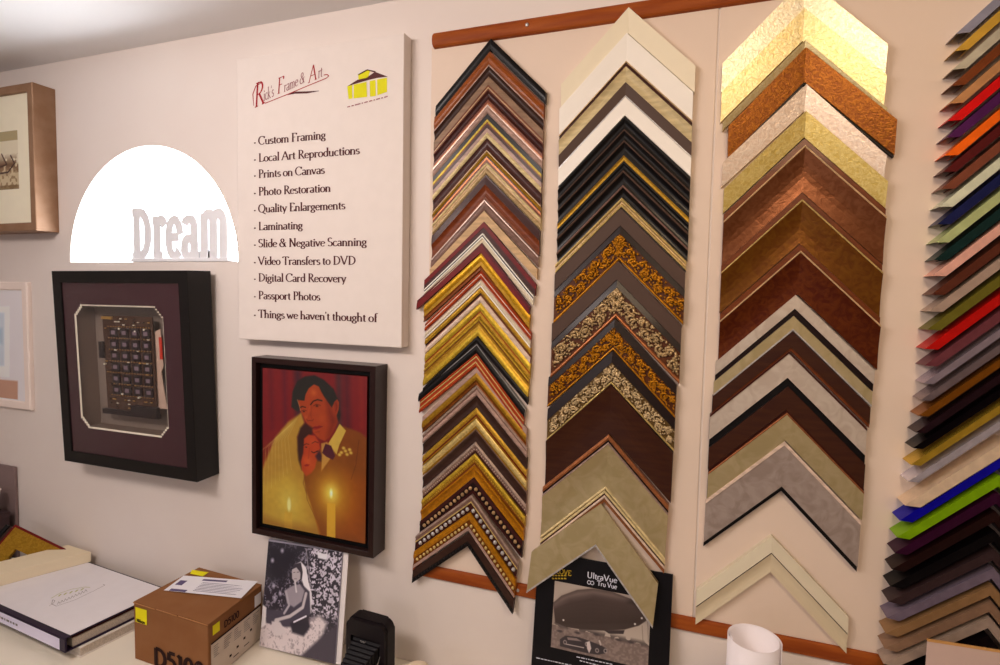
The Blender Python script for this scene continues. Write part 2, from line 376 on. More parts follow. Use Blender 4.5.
def carving(o, half, u0, u1, h, mk, seed):
    """scrolling foliage in relief between u0 and u1"""
    rnd = random.Random(seed); bm = bmesh.new(); wv = u1-u0; L = half*R2
    def Pt(s, u, z, sg):          # s along the arm from the apex mitre of u0
        x = s/R2 - (u)/R2; zz = -s/R2 - u/R2
        return Vector((sg*x, -z, zz))
    for sg in (-1, 1):
        s = wv*.8; fl = 1
        while s < L+u1-wv*.45:
            R = wv*.27*rnd.uniform(.85, 1.2); c = (s, (u0+u1)/2+fl*wv*.14); pts = []; tp = []; turn = math.pi*rnd.uniform(1.7, 2.5); a0 = rnd.uniform(-.8, .8)
            for k in range(15):
                a = a0+k/14*turn; rr = R*(1-.68*k/14)
                pts.append(Pt(c[0]+rr*math.cos(a)*1.2, c[1]+fl*rr*math.sin(a), h+.0012+.0045*k/14, sg)); tp.append(1.25-.6*k/14)
            tube(bm, pts, wv*.085, 5, taper=tp)
            ball(bm, Pt(c[0], c[1], h+.005, sg), wv*.10, u=6, v=4)
            for k in range(20):
                ss = s+wv*rnd.uniform(-.5, .5); uu = u0+wv*rnd.uniform(.04, .96); an = rnd.uniform(-1.2, 1.2); ll = wv*rnd.uniform(.12, .26)
                a = Pt(ss, uu, h+.0005, sg); b = Pt(ss+ll*math.cos(an), min(u1, max(u0, uu+ll*math.sin(an))), h+.0035, sg)
                tube(bm, [a, (a+b)/2+Vector((0, -.002, 0)), b], wv*.06, 5, taper=[.4, 1.15, .3])
            s += wv*.58; fl = -fl
    for f in bm.faces: f.smooth = True
    # keep the carving inside the sample's upright ends
    for v in bm.verts:
        v.co.x = max(-half, min(half, v.co.x))
        lim = -abs(v.co.x)-u0*R2+.001
        if v.co.z > lim: v.co.z = lim
        lo = -abs(v.co.x)-u1*R2-.002
        if v.co.z < lo: v.co.z = lo
    obj('carving', bm, mt(mk), o)
def run_column(col, ords, xs, half, rots, rows, hb, rh=0.):
    """rows: (y0, y1, look, bands, options); xs and rots interpolate over the photo's y"""
    grp = 'frame corner samples in the %s column' % col; prev = None
    for y0, y1, look, bands, opt in rows:
        x = float(np.interp(y0, xs[0], xs[1])); h = opt.get('hb', hb)
        P = W(x, y0, h/1000); Q = W(x, y1, h/1000)
        wid = (P.z-Q.z)/R2-.0006
        rot = opt.get('rot', float(np.interp(y0, rots[0], rots[1])))
        lab = '%s corner sample, %s column' % (look, col)
        lab += ', topmost' if prev is None else ', below the %s one' % prev
        cv = opt.get('carve')
        if cv: cv = (wid*cv[0], wid*cv[1], cv[2]/1000, cv[3], int(y0))
        o = corner_sample(P, wid, opt.get('half', (half, half-rh)), rot, bands, lab, grp, h, base=opt.get('base', .0035), carve=cv, tilt=opt.get('tilt', 0))
        prev = opt.get('short', look)
H = .1455
col1 = [
 (39.2, 51.2, 'black carved-edge', [(1, 'black', 'r')], {'short': 'black'}),
 (51.2, 65, 'orange-brown wood', [(.2, 'brownline'), (.8, 'walnut', 'r', 12, 12)], {}),
 (65, 77, 'charcoal brown', [(.15, 'pinktaupe', 'f', 13), (.85, 'charcoal', 'c', 13, 11)], {}),
 (77, 89, 'taupe with coppery lip', [(.7, 'taupe', 'f', 12, 13), (.2, 'redbrown', 'f', 12), (.1, 'tan', 'f', 13)], {'short': 'taupe'}),
 (89, 104.8, 'dark chocolate brown', [(.1, 'redbrown'), (.6, 'dkbrown', 'c', 12, 11), (.22, 'redbrown', 'f', 11), (.08, 'copper', 'f', 12)], {}),
 (104.8, 114, 'dusty pink-grey', [(.2, 'silverpink', 'f', 13), (.8, 'pinktaupe', 'r', 12)], {}),
 (114, 128, 'black with olive gold line', [(.42, 'black'), (.2, 'olivegold', 'f', 13), (.13, 'brownline'), (.25, 'dkbrown', 'f', 12)], {'short': 'black-and-olive'}),
 (128, 138.5, 'cream-lipped tan', [(.45, 'pinktaupe', 'f', 12), (.55, 'cream', 'r', 12)], {}),
 (138.5, 152, 'plum brown', [(.9, 'purplebrown', 'c', 12, 13), (.1, 'tan', 'f', 13)], {}),
 (152, 162.5, 'gold and brown ribbed', [(.4, 'dullgold', 'r', 12), (.15, 'dkbrown'), (.2, 'copper', 'f', 12), (.25, 'redbrown', 'f', 11)], {'short': 'gold-brown ribbed'}),
 (162.5, 174.8, 'pale champagne', [(.3, 'cream', 'r', 12), (.15, 'tan', 'f', 11), (.55, 'champ2', 'r', 11)], {}),
 (174.8, 200, 'wide reddish-brown wood', [(.08, 'dkbrown', 'f', 11), (.32, 'dkbrown', 'f', 12, 14), (.5, 'redbrown', 'c', 14, 11), (.1, 'brownline', 'f', 12)], {'short': 'wide reddish-brown'}),
 (200, 211, 'grey taupe', [(.15, 'silverpink', 'f', 13), (.85, 'greytaupe', 'r', 11)], {}),
 (211, 222, 'light tan', [(1, 'tan', 'f', 13, 11)], {}),
 (222, 233.4, 'crimson and dark plum', [(.5, 'dkred', 'f', 13), (.5, 'purplebrown', 'f', 12)], {'rot': -3.2, 'half': (.154, .145)}),
 (233.4, 243, 'black-white striped', [(.16, 'white', 'f', 14), (.18, 'black', 'f', 13), (.16, 'white', 'f', 14), (.5, 'linen', 'c', 13)], {'rot': -3.6, 'half': (.150, .144)}),
 (243, 253, 'maroon, left tip jutting out', [(.3, 'maroon', 'f', 12), (.7, 'dkred', 'f', 13)], {'short': 'maroon', 'rot': -5.5, 'half': (.163, .142)}),
 (253, 271, 'rich gold with brown inner step', [(.45, 'brightgold', 'r', 12), (.25, 'dullgold', 'f', 11), (.3, 'brownline', 'c', 11)], {'short': 'rich gold', 'rot': -4.5}),
 (271, 279, 'brick red with pink lines', [(.35, 'rust', 'r', 12), (.15, 'pinkcream', 'f', 13), (.5, 'rust', 'r', 12)], {'short': 'brick red'}),
 (279, 287, 'silvery linen', [(.2, 'pinktaupe'), (.6, 'linen', 'r', 12), (.2, 'white', 'f', 13)], {}),
 (287, 294.5, 'narrow olive gold', [(.8, 'gold', 'r', 12), (.2, 'dkbrown', 'f', 9)], {}),
 (294.5, 302.5, 'pale pink-cream', [(.2, 'brownline', 'f', 10), (.8, 'pinkcream', 'r', 12)], {}),
 (302.5, 318, 'yellow gold with fine red groove', [(.55, 'yellowgold', 'r', 12), (.1, 'rust', 'f', 10), (.35, 'gold', 'r', 11)], {'short': 'grooved yellow gold'}),
 (318, 336, 'broad yellow gold ribbed', [(.15, 'yellowgold', 'r', 11), (.08, 'brownline', 'f', 10), (.35, 'gold', 'c', 12), (.42, 'yellowgold', 'r', 12)], {'short': 'broad yellow gold'}),
 (336, 344, 'plain black', [(.8, 'black', 'r', 12), (.2, 'deep')], {'rot': -1.5}),
 (344, 353, 'black with tiny printed sticker', [(.12, 'greysilver', 'f', 13), (.88, 'black', 'r', 12)], {'short': 'stickered black', 'rot': -4.5, 'half': (.15, .143)}),
 (353, 367, 'red-orange with gilt lines', [(.2, 'rust', 'r', 12), (.1, 'palegold', 'f', 13), (.3, 'rust', 'f', 11), (.1, 'palegold', 'f', 13), (.3, 'rust', 'r', 11)], {'short': 'red-orange', 'rot': -5}),
 (367, 385, 'antique gold with pinkish band', [(.3, 'pinktaupe', 'f', 12, 13), (.4, 'dullgold', 'r', 12), (.3, 'bronze', 'c', 11)], {'short': 'antique gold'}),
 (385, 395.5, 'pale pinkish taupe ribbed', [(.3, 'silverpink', 'r', 12), (.15, 'greytaupe', 'f', 11), (.55, 'pinktaupe', 'r', 11)], {'short': 'pinkish taupe'}),
 (395.5, 407.5, 'dark aubergine brown', [(1, 'charcoal', 'c', 13, 12)], {}),
 (407.5, 418.5, 'olive gold with red groove', [(.6, 'gold', 'r', 12), (.2, 'dkred', 'f', 10), (.2, 'dullgold', 'f', 12)], {}),
 (418.5, 428.5, 'honey gold', [(.75, 'palegold', 'r', 12), (.25, 'dullgold', 'f', 11)], {}),
 (428.5, 441.5, 'near-black brown', [(.1, 'greytaupe'), (.9, 'charcoal', 'c', 13, 12)], {}),
 (441.5, 453, 'silvery pink fine-beaded', [(.4, 'silverpink', 'r', 12), (.35, 'greytaupe', 'b', 12, 12, 'silverpink'), (.25, 'dkbrown', 'f', 10)], {}),
 (453, 464.5, 'gold fine-beaded', [(.45, 'yellowgold', 'r', 12), (.35, 'dullgold', 'b', 12, 12, 'gold'), (.2, 'brownline', 'f', 11)], {}),
 (464.5, 477, 'orange gold', [(.3, 'antique', 'r', 12), (.7, 'antique', 'c', 13, 11)], {}),
 (477, 493.5, 'dark brown with bronze beads', [(.28, 'dkbrown', 'f', 12, 13), (.5, 'deep', 'b', 12, 12, 'beadbronze'), (.22, 'dkbrown', 'f', 12)], {}),
 (493.5, 510.5, 'rose-grey, large silver beads', [(.18, 'silverpink', 'r', 13), (.2, 'greytaupe', 'f', 12), (.1, 'palegold', 'f', 13), (.52, 'dkbrown', 'b', 12, 12, 'silver')], {'base': .0105, 'rot': -5.2}),
 (510.5, 529.5, 'amber gold, gold beads', [(.42, 'antique', 'r', 13), (.38, 'bronze', 'b', 12, 12, 'palegold'), (.2, 'pinktaupe', 'f', 12)], {'base': .0105, 'rot': -5.5}),
 (530.8, 545.5, 'bare black-brown lowest', [(.6, 'charcoal', 'f', 12), (.4, 'black', 'b', 12, 12, 'black')], {'base': .0105, 'rot': -6.0, 'hb': 12}),
]
run_column('leftmost', 1, ([39, 51, 77, 105, 128, 162, 175, 200, 222, 243, 271, 302, 318, 336, 352, 385, 407, 441, 464, 493, 510, 531],
                          [491.5, 489.8, 489, 488, 487.5, 487, 486, 485, 484.5, 482.3, 481.7, 481.2, 479.5, 477.5, 477.2, 477.5, 477, 476, 475, 473.5, 471.8, 470.5]),
           H, ([39, 200, 243, 336, 395, 441, 493, 531], [0, .3, -3.5, -2.5, -2, -1, -3.5, -6]), col1, 12, .005)
H2 = .150
O = lambda *a: {'carve': a}
col2 = [
 (8.6, 33.8, 'wide flat cream', [(1, 'ivory', 'f', 18, 12)], {}),
 (34, 63, 'wide flat white', [(.95, 'white', 'f', 17, 13), (.05, 'tan', 'f', 15)], {}),
 (63.5, 83, 'champagne gold scooped', [(.22, 'dkedge', 'f', 12), (.78, 'champmatte', 'c', 20, 16)], {'short': 'champagne gold'}),
 (83, 97.5, 'smoky taupe', [(.9, 'liner2', 'f', 17, 14), (.1, 'silver', 'f', 15)], {}),
 (97.5, 116, 'flat white narrow', [(1, 'white', 'f', 15)], {}),
 (116, 153, 'broad black ridged', [(.1, 'black', 'f', 10), (.26, 'black', 'c', 18, 15), (.06, 'liner2', 'r', 16), (.24, 'black', 'c', 16, 12), (.06, 'liner2', 'r', 14), (.28, 'black', 'c', 13, 8)], {'short': 'broad black ridged'}),
 (153, 163.5, 'slim bright gold', [(.28, 'black', 'f', 15), (.5, 'gold', 'c', 17, 15), (.22, 'black', 'f', 13)], {}),
 (163.5, 198, 'black ridged with brown edges', [(.2, 'black', 'c', 14), (.08, 'liner2', 'r', 17), (.35, 'black', 'c', 16, 12), (.08, 'greytaupe', 'r', 15), (.29, 'black', 'c', 14, 9)], {'short': 'brown-edged black'}),
 (198, 208.5, 'narrow pale gold', [(.3, 'palegold', 'r', 17), (.3, 'champ2', 'c', 16), (.3, 'palegold', 'r', 15), (.1, 'deep')], {}),
 (208.5, 260.5, 'dark gold carved, grey-brown liner', [(.33, 'liner2', 'f', 15), (.15, 'deep', 'f', 13, 17), (.45, 'recess', 'f', 15), (.07, 'antique', 'r', 15)], {'short': 'dark gold carved', 'carve': (.50, .92, 15.5, 'antique'), 'hb': 15}),
 (260.5, 318, 'tarnished gold carved, taupe liner', [(.33, 'liner2', 'f', 15), (.14, 'deep', 'f', 13, 17), (.45, 'recess', 'f', 15), (.08, 'copper', 'r', 15)], {'short': 'tarnished gold carved', 'carve': (.48, .90, 15.5, 'champ2'), 'hb': 15}),
 (318, 350, 'amber gold carved', [(.3, 'deep', 'f', 13, 17), (.62, 'recess', 'f', 15), (.08, 'antique', 'r', 15)], {'short': 'amber gold carved', 'carve': (.30, .90, 15.5, 'antique'), 'hb': 15, 'rot': -1}),
 (350, 384, 'pale champagne carved', [(.36, 'deep', 'f', 13, 17), (.56, 'recess2', 'f', 15), (.08, 'palegold', 'r', 15)], {'short': 'champagne carved', 'carve': (.38, .92, 15.5, 'champagne'), 'hb': 15}),
 (384, 434, 'very wide espresso brown', [(1, 'espresso', 'c', 20, 12)], {}),
 (434, 490, 'wide champagne, coppery outer bead', [(.1, 'copper', 'r', 16), (.04, 'deep', 'f', 14), (.04, 'silverpink', 'r', 16), (.76, 'champleaf', 'c', 18, 13), (.06, 'cream', 'r', 13)], {'short': 'copper-beaded champagne', 'rot': -1.8}),
 (490, 503, 'slim copper and cream', [(.25, 'cream', 'r', 13), (.15, 'dkbrown', 'f', 11), (.25, 'pinkcream', 'r', 12), (.35, 'copper', 'f', 9)], {'rot': -1.2}),
 (504, 546, 'wide pale champagne lowest', [(.95, 'champleaf', 'f', 15, 13), (.05, 'silver', 'f', 14)], {'rot': -4.5, 'tilt': -7, 'half': (.150, .149), 'base': .004}),
]
run_column('second', 2, ([8, 34, 84, 116, 160, 198, 236, 290, 350, 384, 434, 490, 503], [629, 627, 626, 625, 624, 622, 618.5, 617, 612.5, 611.5, 609, 604.8, 601]),
           H2, ([8, 116, 236, 350, 434, 503], [.4, .3, 0, 0, -1.5, -4.5]), col2, 15, .006)
H3 = .148
col3 = [
 (-20, 9.5, 'pale gold leaf', [(1, 'leafpale', 'f', 22, 14)], {}),
 (9.5, 41, 'hammered gold leaf', [(1, 'leafgold', 'f', 22, 14)], {}),
 (41, 50, 'sliver of golden leaf', [(1, 'leafgold', 'f', 20, 14)], {'short': 'golden leaf sliver'}),
 (49, 84, 'coppery brown leaf, jutting right', [(.95, 'leafbrown', 'f', 24, 16), (.05, 'black', 'f', 12)], {'short': 'coppery brown leaf', 'rot': 1.2, 'half': (.141, .160)}),
 (85.5, 111.5, 'rosy silver leaf', [(1, 'leafpink', 'f', 22, 14)], {'rot': -1}),
 (112, 137.5, 'yellow gold leaf', [(1, 'leafyellow', 'f', 22, 14)], {}),
 (138, 192.4, 'reddish bronze bright-edged', [(.14, 'bedge', 'f', 12), (.04, 'tan', 'r', 20), (.82, 'bronzeA', 'c', 20, 13)], {'short': 'reddish bronze'}),  # thin tan band is the edge's glint, painted in as colour
 (192.4, 243.6, 'olive bronze gilt-edged', [(.14, 'bedge', 'f', 12), (.04, 'palegold', 'r', 20), (.82, 'bronzeB', 'c', 20, 13)], {'short': 'olive bronze'}),  # pale gold line paints the glint on the outer edge
 (243.6, 295, 'dark mahogany bronze', [(.14, 'bedge', 'f', 12), (.04, 'tan', 'r', 20), (.82, 'bronzeC', 'c', 20, 13)], {}),  # glint along the edge is coloured in as a tan strip
 (295, 316, 'silver champagne black-lipped', [(.66, 'silverleaf', 'f', 17), (.34, 'deep', 'f', 12)], {'short': 'black-lipped silver'}),
 (316, 331, 'straw gold', [(.86, 'champleaf', 'f', 17), (.14, 'silver', 'f', 18)], {}),
 (331, 351.4, 'chocolate brown stepped', [(.82, 'espresso', 'f', 17), (.18, 'bedge', 'f', 14)], {'short': 'chocolate brown'}),
 (351.4, 378, 'stone silver', [(.08, 'dkedge', 'f', 18), (.92, 'silverleaf', 'f', 16, 17)], {'short': 'stone silver'}),
 (378, 410, 'dark espresso with black outer edge', [(.26, 'black', 'f', 11), (.74, 'espresso', 'f', 17)], {'short': 'dark espresso'}),
 (410, 441, 'straw gold with copper edge', [(.08, 'dkedge', 'f', 14), (.08, 'copper', 'r', 15), (.84, 'champleaf', 'f', 16)], {'short': 'copper-edged straw gold'}),
 (441, 492, 'wide mottled grey', [(.08, 'pinkcream', 'f', 18), (.82, 'greystone', 'f', 16), (.10, 'black', 'f', 12)], {'short': 'mottled grey'}),
 (536.4, 573, 'ivory with fine dark groove, bottom', [(.44, 'ivory3', 'f', 14, 17), (.03, 'dkbrown', 'f', 12), (.53, 'ivory2', 'c', 17, 13)], {'rot': .6}),
]
run_column('third', 3, ([-20, 9.5, 61, 85, 148, 198, 250, 295, 316, 331, 351, 386, 415, 441, 536], [805, 804, 805.5, 806, 805, 802, 800.5, 795.5, 793.5, 792, 789, 788, 787, 784.5, 772]),
           H3, ([-20, 148, 300, 445, 536], [0, .2, 0, -.6, 1]), col3, 18)

# right-hand column: deep metal corners, mitred like real frame corners
def metal_corner(tip, wid, hh, col, rot, label, a=.148, rough=.32, metal=.35, open_end=True, flip=False):
    t = .0016; h = hh
    prof = [(0, 0, 0), (0, h, 0), (wid, h, 0), (wid, .0, 0), (wid-t, .0, 0), (wid-t, h-t, 0), (t, h-t, 0), (t, 0, 0)]
    m = M('metal_%d_%d_%d' % col, col, rough, metal, c2=tuple(v*.94 for v in col), scale=60)
    o = obj('metal_corner_sample', sweep(prof, a, 'h'), m)
    th = math.radians(-rot)
    tipv = Vector((-a*math.cos(th)-a*math.sin(th), 0, a*math.sin(th)-a*math.cos(th)))
    o.location = Vector((tip.x, -.0035, tip.z))-tipv; o.rotation_euler = (0, th, 0)
    tag(o, label, 'frame sample', 'deep metal corner samples in the rightmost column')
    return o
c4 = [  # y of the left tip, colour, look
 (45.6, (138, 132, 146), 'steel blue-grey'), (62, (190, 144, 60), 'satin gold'), (79.7, (178, 164, 144), 'pale pewter'), (95.3, (112, 58, 34), 'cocoa brown'),
 (112.3, (176, 122, 82), 'caramel tan'), (128.8, (200, 0, 6), 'bright red'), (144.8, (74, 28, 76), 'deep purple'), (162, (230, 96, 8), 'bright orange'),
 (177.7, (84, 26, 28), 'burgundy brown'), (194, (118, 66, 52), 'rosy brown'), (211, (204, 200, 174), 'pale sage white'), (227.7, (34, 38, 74), 'navy blue'),
 (245, (172, 176, 122), 'light sage green'), (261.8, (24, 48, 48), 'dark teal green'), (277, (224, 164, 146), 'peach pink'), (295, (90, 50, 42), 'dark cocoa'),
 (311, (170, 142, 126), 'light mushroom'), (328.6, (108, 98, 44), 'olive green'), (347, (186, 30, 20), 'scarlet red'), (363, (110, 60, 66), 'dusky rose'),
 (380, (176, 156, 166), 'shiny silver'), (396, (140, 120, 122), 'smoked silver'), (411, (150, 90, 40), 'copper brown'), (427, (58, 42, 48), 'gunmetal'),
 (442, (34, 24, 32), 'glossy black'), (458, (206, 164, 62), 'polished yellow gold'), (474, (214, 200, 206), 'polished white silver'), (497, (222, 190, 160), 'cream champagne'),
 (511.5, (26, 14, 150), 'royal blue'), (527.7, (128, 166, 22), 'lime green'), (542.5, (58, 22, 50), 'dark plum'), (558.4, (44, 28, 26), 'brown-black'),
 (574.6, (22, 16, 20), 'matt black'), (589.5, (64, 50, 52), 'charcoal grey'), (605, (118, 102, 116), 'lilac grey'), (620, (150, 112, 78), 'bronze tan'),
 (634.5, (146, 112, 90), 'warm taupe'), (649, (172, 146, 130), 'light rose-grey'), (665, (34, 26, 30), 'soft black'), (681, (30, 24, 28), 'plain jet black, last of all')]
prev = None
for i, (y, c, look) in enumerate(c4):
    x = float(np.interp(y, [45, 95, 129, 178, 245, 295, 347, 380, 441, 498, 512, 560, 605, 649, 681], [944.5, 940, 936.8, 932, 925, 921, 915, 914, 904, 896, 891, 883.5, 879, 875.8, 873]))
    thin = 20 <= i <= 26
    lab = '%s metal corner sample, rightmost column' % look
    lab += ', topmost' if prev is None else ', below the %s one' % prev
    rot = float(np.interp(y, [0, 500, 560, 600, 650], [0, -1, -3, -6, -6.5]))
    metal_corner(W(x, y), .0115 if thin else (.0150 if i != 27 else .020), .0455, c, rot, lab, a=.148, rough=.22 if thin else .36, metal=.7 if thin else .3)
    prev = look

# ------------------------------------------------------------------ boards and rails that carry the samples
boardm = M('display_board', (216, 189, 170), .75, scale=4)
railm = M('rail_wood', (150, 76, 38), .6, kind='wood', c2=(132, 62, 28), scale=60)
zt, zb = CZ+.633, CZ-.745
def board(x0, x1, lab):
    bm = B(x0, x1, -.003, -.0001, zb+.02, zt, 0, .0006)
    tag(obj('display_board', bm, boardm), lab, 'display board', 'display boards behind the samples')
board(-.655, .0235, 'pinkish display board behind the leftmost and second sample columns')
board(.0280, .76, 'pinkish display board behind the third and rightmost sample columns, right of the seam')
def rail(x0, x1, z0, z1, lab, dp=.013):
    n = 9; bm = bmesh.new(); hh = (z1-z0)/2; zc = (z0+z1)/2
    pts = [(-.0032, z0)]+[(-.004-dp*math.sin(math.pi*k/n)**.6, zc-hh*math.cos(math.pi*k/n)) for k in range(n+1)]+[(-.0032, z1)]
    rings = [[bm.verts.new((x, y, z)) for y, z in pts] for x in (x0, x0+.002, x1-.002, x1)]
    for r, s in ((0, .82), (3, .82)):
        for v in rings[r]: v.co.z = zc+(v.co.z-zc)*s
    for a, b in zip(rings, rings[1:]):
        for k in range(len(pts)): bm.faces.new((a[k], a[(k+1) % len(pts)], b[(k+1) % len(pts)], b[k]))
    bm.faces.new(rings[0]); bm.faces.new(rings[-1])
    return tag(obj('wooden_rail', bm, railm), lab, 'rail')
r1 = rail(-.648, .78, CZ+.628, CZ+.665, 'reddish-brown wooden rail along the top of the sample display')
r2 = rail(-.690, .78, CZ-.750, CZ-.716, 'reddish-brown wooden rail along the bottom of the sample display', .0065)
screwm = M('screw_steel', (190, 180, 175), .3, .8)
def screw(par, x, z, y=-.0175):
    bm = bmesh.new(); ball(bm, (x, y, z), .0045, (1, .5, 1), 10, 6); box(bm, x-.0035, x+.0035, y-.0026, y-.001, z-.0006, z+.0006)
    obj('screw', bm, screwm, par)
p = W(527, 21, .018); screw(r1, p.x, CZ+.647); p = W(517, 591, .018); screw(r2, p.x, CZ-.733, -.011); screw(r2, .16, CZ-.733, -.011)

# ------------------------------------------------------------------ ray helpers and framed things
def ray(x, y, P0, N):
    d = fw*F + rt*(x-500) - up*(y-332.5); o = Vector((0, -D, CZ)); P0 = Vector(P0); N = Vector(N)
    return o + d*((P0-o).dot(N)/d.dot(N))
def FP(x, y, z): return ray(x, y, (0, 0, CZ+z), (0, 0, 1))
ZT = CZ-1.0                                      # table top
def fit(px, h):
    a, b, c, d = [W(*p, h) for p in px]          # TL TR BR BL
    cen = (a+b+c+d)/4; wv = ((b-a).length+(c-d).length)/2; hv = ((a-d).length+(b-c).length)/2
    v = (b-a)+(c-d); return cen, wv, hv, math.atan2(v.z, v.x)
def hang(name, cen, ang, lab, cat, group=None):
    o = empty(name, (cen.x, -.0005, cen.z), (0, -ang, 0)); return tag(o, lab, cat, group)
def loc_fn(cen, ang, h):
    ca, sa = math.cos(-ang), math.sin(-ang)
    def f(x, y):
        p = W(x, y, h)-cen; return (p.x*ca-p.z*sa, p.x*sa+p.z*ca)
    return f
def ring(x0, x1, z0, z1, wv, y0, y1, bm=None, bev=.0012):
    """mitred rectangular frame; y0 back, y1 front"""
    bm = bm or bmesh.new()
    O_ = [(x0, z0), (x1, z0), (x1, z1), (x0, z1)]; I_ = [(x0+wv, z0+wv), (x1-wv, z0+wv), (x1-wv, z1-wv), (x0+wv, z1-wv)]
    def off(P, d): c = ((x0+x1)/2, (z0+z1)/2); return [(x+(d if x < c[0] else -d), z+(d if z < c[1] else -d)) for x, z in P]
    L = [(O_, y0), (O_, y1+bev), (off(O_, bev), y1), (off(I_, -bev), y1), (I_, y1+bev), (I_, y0)]
    V = [[bm.verts.new((x, y, z)) for x, z in P] for P, y in L]
    for i in range(len(V)):
        a, b = V[i], V[(i+1) % len(V)]
        for k in range(4): bm.faces.new((a[k], a[(k+1) % 4], b[(k+1) % 4], b[k]))
    return bm
def glass_mat():
    if 'picture_glass' in MATS: return MATS['picture_glass']
    m = bpy.data.materials.new('picture_glass'); MATS['picture_glass'] = m; m.use_nodes = True; nt = m.node_tree
    nt.nodes.remove(nt.nodes['Principled BSDF']); out = nt.nodes['Material Output']
    t = nt.nodes.new('ShaderNodeBsdfTransparent'); g = nt.nodes.new('ShaderNodeBsdfGlossy'); x = nt.nodes.new('ShaderNodeMixShader')
    lw = nt.nodes.new('ShaderNodeLayerWeight'); lw.inputs[0].default_value = .5; pw = nt.nodes.new('ShaderNodeMath'); pw.operation = 'POWER'; pw.inputs[1].default_value = 4; nt.links.new(lw.outputs['Facing'], pw.inputs[0]); fr = nt.nodes.new('ShaderNodeMath'); fr.operation = 'MULTIPLY_ADD'; fr.inputs[1].default_value = .8; fr.inputs[2].default_value = .05; nt.links.new(pw.outputs[0], fr.inputs[0]); g.inputs['Roughness'].default_value = .02
    nt.links.new(fr.outputs[0], x.inputs[0]); nt.links.new(t.outputs[0], x.inputs[1]); nt.links.new(g.outputs[0], x.inputs[2]); nt.links.new(x.outputs[0], out.inputs[0])
    return m

# services sign: white canvas board with printed lettering
sh = .038
a = W(405, 28.5, sh); b = W(401, 348.6, sh); c_ = W(237.5, 62.5, sh); d_ = W(237.5, 338.3, sh)
sx1 = (a.x+b.x)/2; sx0 = (c_.x+d_.x)/2; sz1 = (a.z+c_.z)/2; sz0 = (b.z+d_.z)/2
scen = Vector(((sx0+sx1)/2, -.0005, (sz0+sz1)/2)); sw, shh = sx1-sx0, sz1-sz0
canvas = flat('canvas_white', (218, 199, 188), .8)
sign = obj('services_sign', B(-sw/2, sw/2, -sh, 0, -shh/2, shh/2, 0, .003), canvas, None, scen)
tag(sign, 'tall white canvas sign listing framing shop services in dark lettering', 'sign')
inkm = flat('dark_ink', (86, 50, 52), .7)
def signpt(x, y): p = W(x, y, sh); return Vector((p.x-scen.x, -sh-.0006, p.z-scen.z))
lines = [('- Custom Framing', 144, 326), ('- Local Art Reproductions', 161, 360), ('- Prints on Canvas', 177, 325), ('- Photo Restoration', 194.5, 331), ('- Quality Enlargements', 211.5, 345.5),
         ('- Laminating', 229, 303), ('- Slide & Negative Scanning', 246, 367), ('- Video Transfers to DVD', 263.5, 356), ('- Digital Card Recovery', 280, 346.5), ('- Passport Photos', 297.5, 320.5), ("- Things we haven't thought of", 316, 377.5)]
for txt, y, xr in lines:
    y += 1.3; p0 = signpt(254, y); yr = y-(xr-254)*(.112-(y-144)/172*.135); p1 = signpt(xr, yr)
    size = .0226; sxx = (p1.x-p0.x)/(twidth(txt)*size)
    bm = bmesh.new(); glyphs(bm, txt, size, (p0.x, p0.y, p0.z), sx=sxx, thick=.15, thin=.07)
    obj('text_line', bm, inkm, sign)
redm = flat('red_ink', (156, 28, 40), .6); pink = flat('faded_red_ink', (146, 88, 92), .6)
def lg(x, y): return signpt(240+x/6.25, 40+y/6.25)
base0 = lg(85, 425); dirv = (lg(545, 215)-lg(160, 395)).normalized()
def script(text, x, y, size, m, th, sxx=.8, shear=.18):
    bm = bmesh.new(); p = lg(x, y); glyphs(bm, text, size, p, ux=dirv, uz=(-.08, 0, 1), sx=sxx, thick=th, thin=th*.45, serif=True, shear=shear)
    return bm
obj('logo_capital', script('R', 88, 425, .062, redm, .10, .95), redm, sign)
obj('logo_capital', script('F', 232, 340, .040, redm, .10, 1), redm, sign)
obj('logo_capital', script('A', 430, 268, .040, redm, .10, .95), redm, sign)
obj('logo_word', script("ick's", 148, 382, .031, pink, .11, .72), pink, sign)
obj('logo_word', script('rame &', 276, 326, .028, pink, .11, .86), pink, sign)
obj('logo_word', script('rt', 490, 240, .030, pink, .11, .7), pink, sign)
def stroke(bm, pts, wd_, tp=None):
    n = len(pts)
    for i in range(n-1):
        a, b = pts[i], pts[i+1]; t = (b-a).normalized(); nn = Vector((-t.z, 0, t.x))
        wa = wd_*(tp[i] if tp else 1)/2; wb = wd_*(tp[i+1] if tp else 1)/2
        bm.faces.new([bm.verts.new(q) for q in (a+nn*wa, a-nn*wa, b-nn*wb, b+nn*wb)])
    return bm
bm = bmesh.new(); stroke(bm, [lg(*p) for p in ((160, 396), (300, 340), (430, 285), (540, 240), (557, 225), (545, 216), (525, 220))], .0022)
stroke(bm, [lg(*p) for p in ((88, 412), (82, 340), (100, 290), (135, 268))], .003, [.6, 1, 1, .5]); obj('logo_swoosh', bm, redm, sign)
bm = bmesh.new(); stroke(bm, [lg(*p) for p in ((300, 344), (345, 330), (420, 328), (496, 319))], .0055, [.15, 1, 1, .2]); obj('logo_pen', bm, inkm, sign)
def polyf(bm, pts): bm.faces.new([bm.verts.new(p) for p in pts])
yel = flat('yellow_ink', (208, 196, 20), .6)
bm = bmesh.new()
for q in (((672, 290), (702, 282), (704, 366), (680, 370)), ((712, 280), (792, 262), (796, 356), (712, 366)), ((812, 258), (848, 250), (850, 350), (814, 355)), ((858, 248), (920, 236), (920, 325), (860, 346)), ((740, 218), (798, 188), (815, 196), (800, 240), (742, 248))): polyf(bm, [lg(*p) for p in q])
obj('house_logo_wall', bm, yel, sign)
bm = bmesh.new()
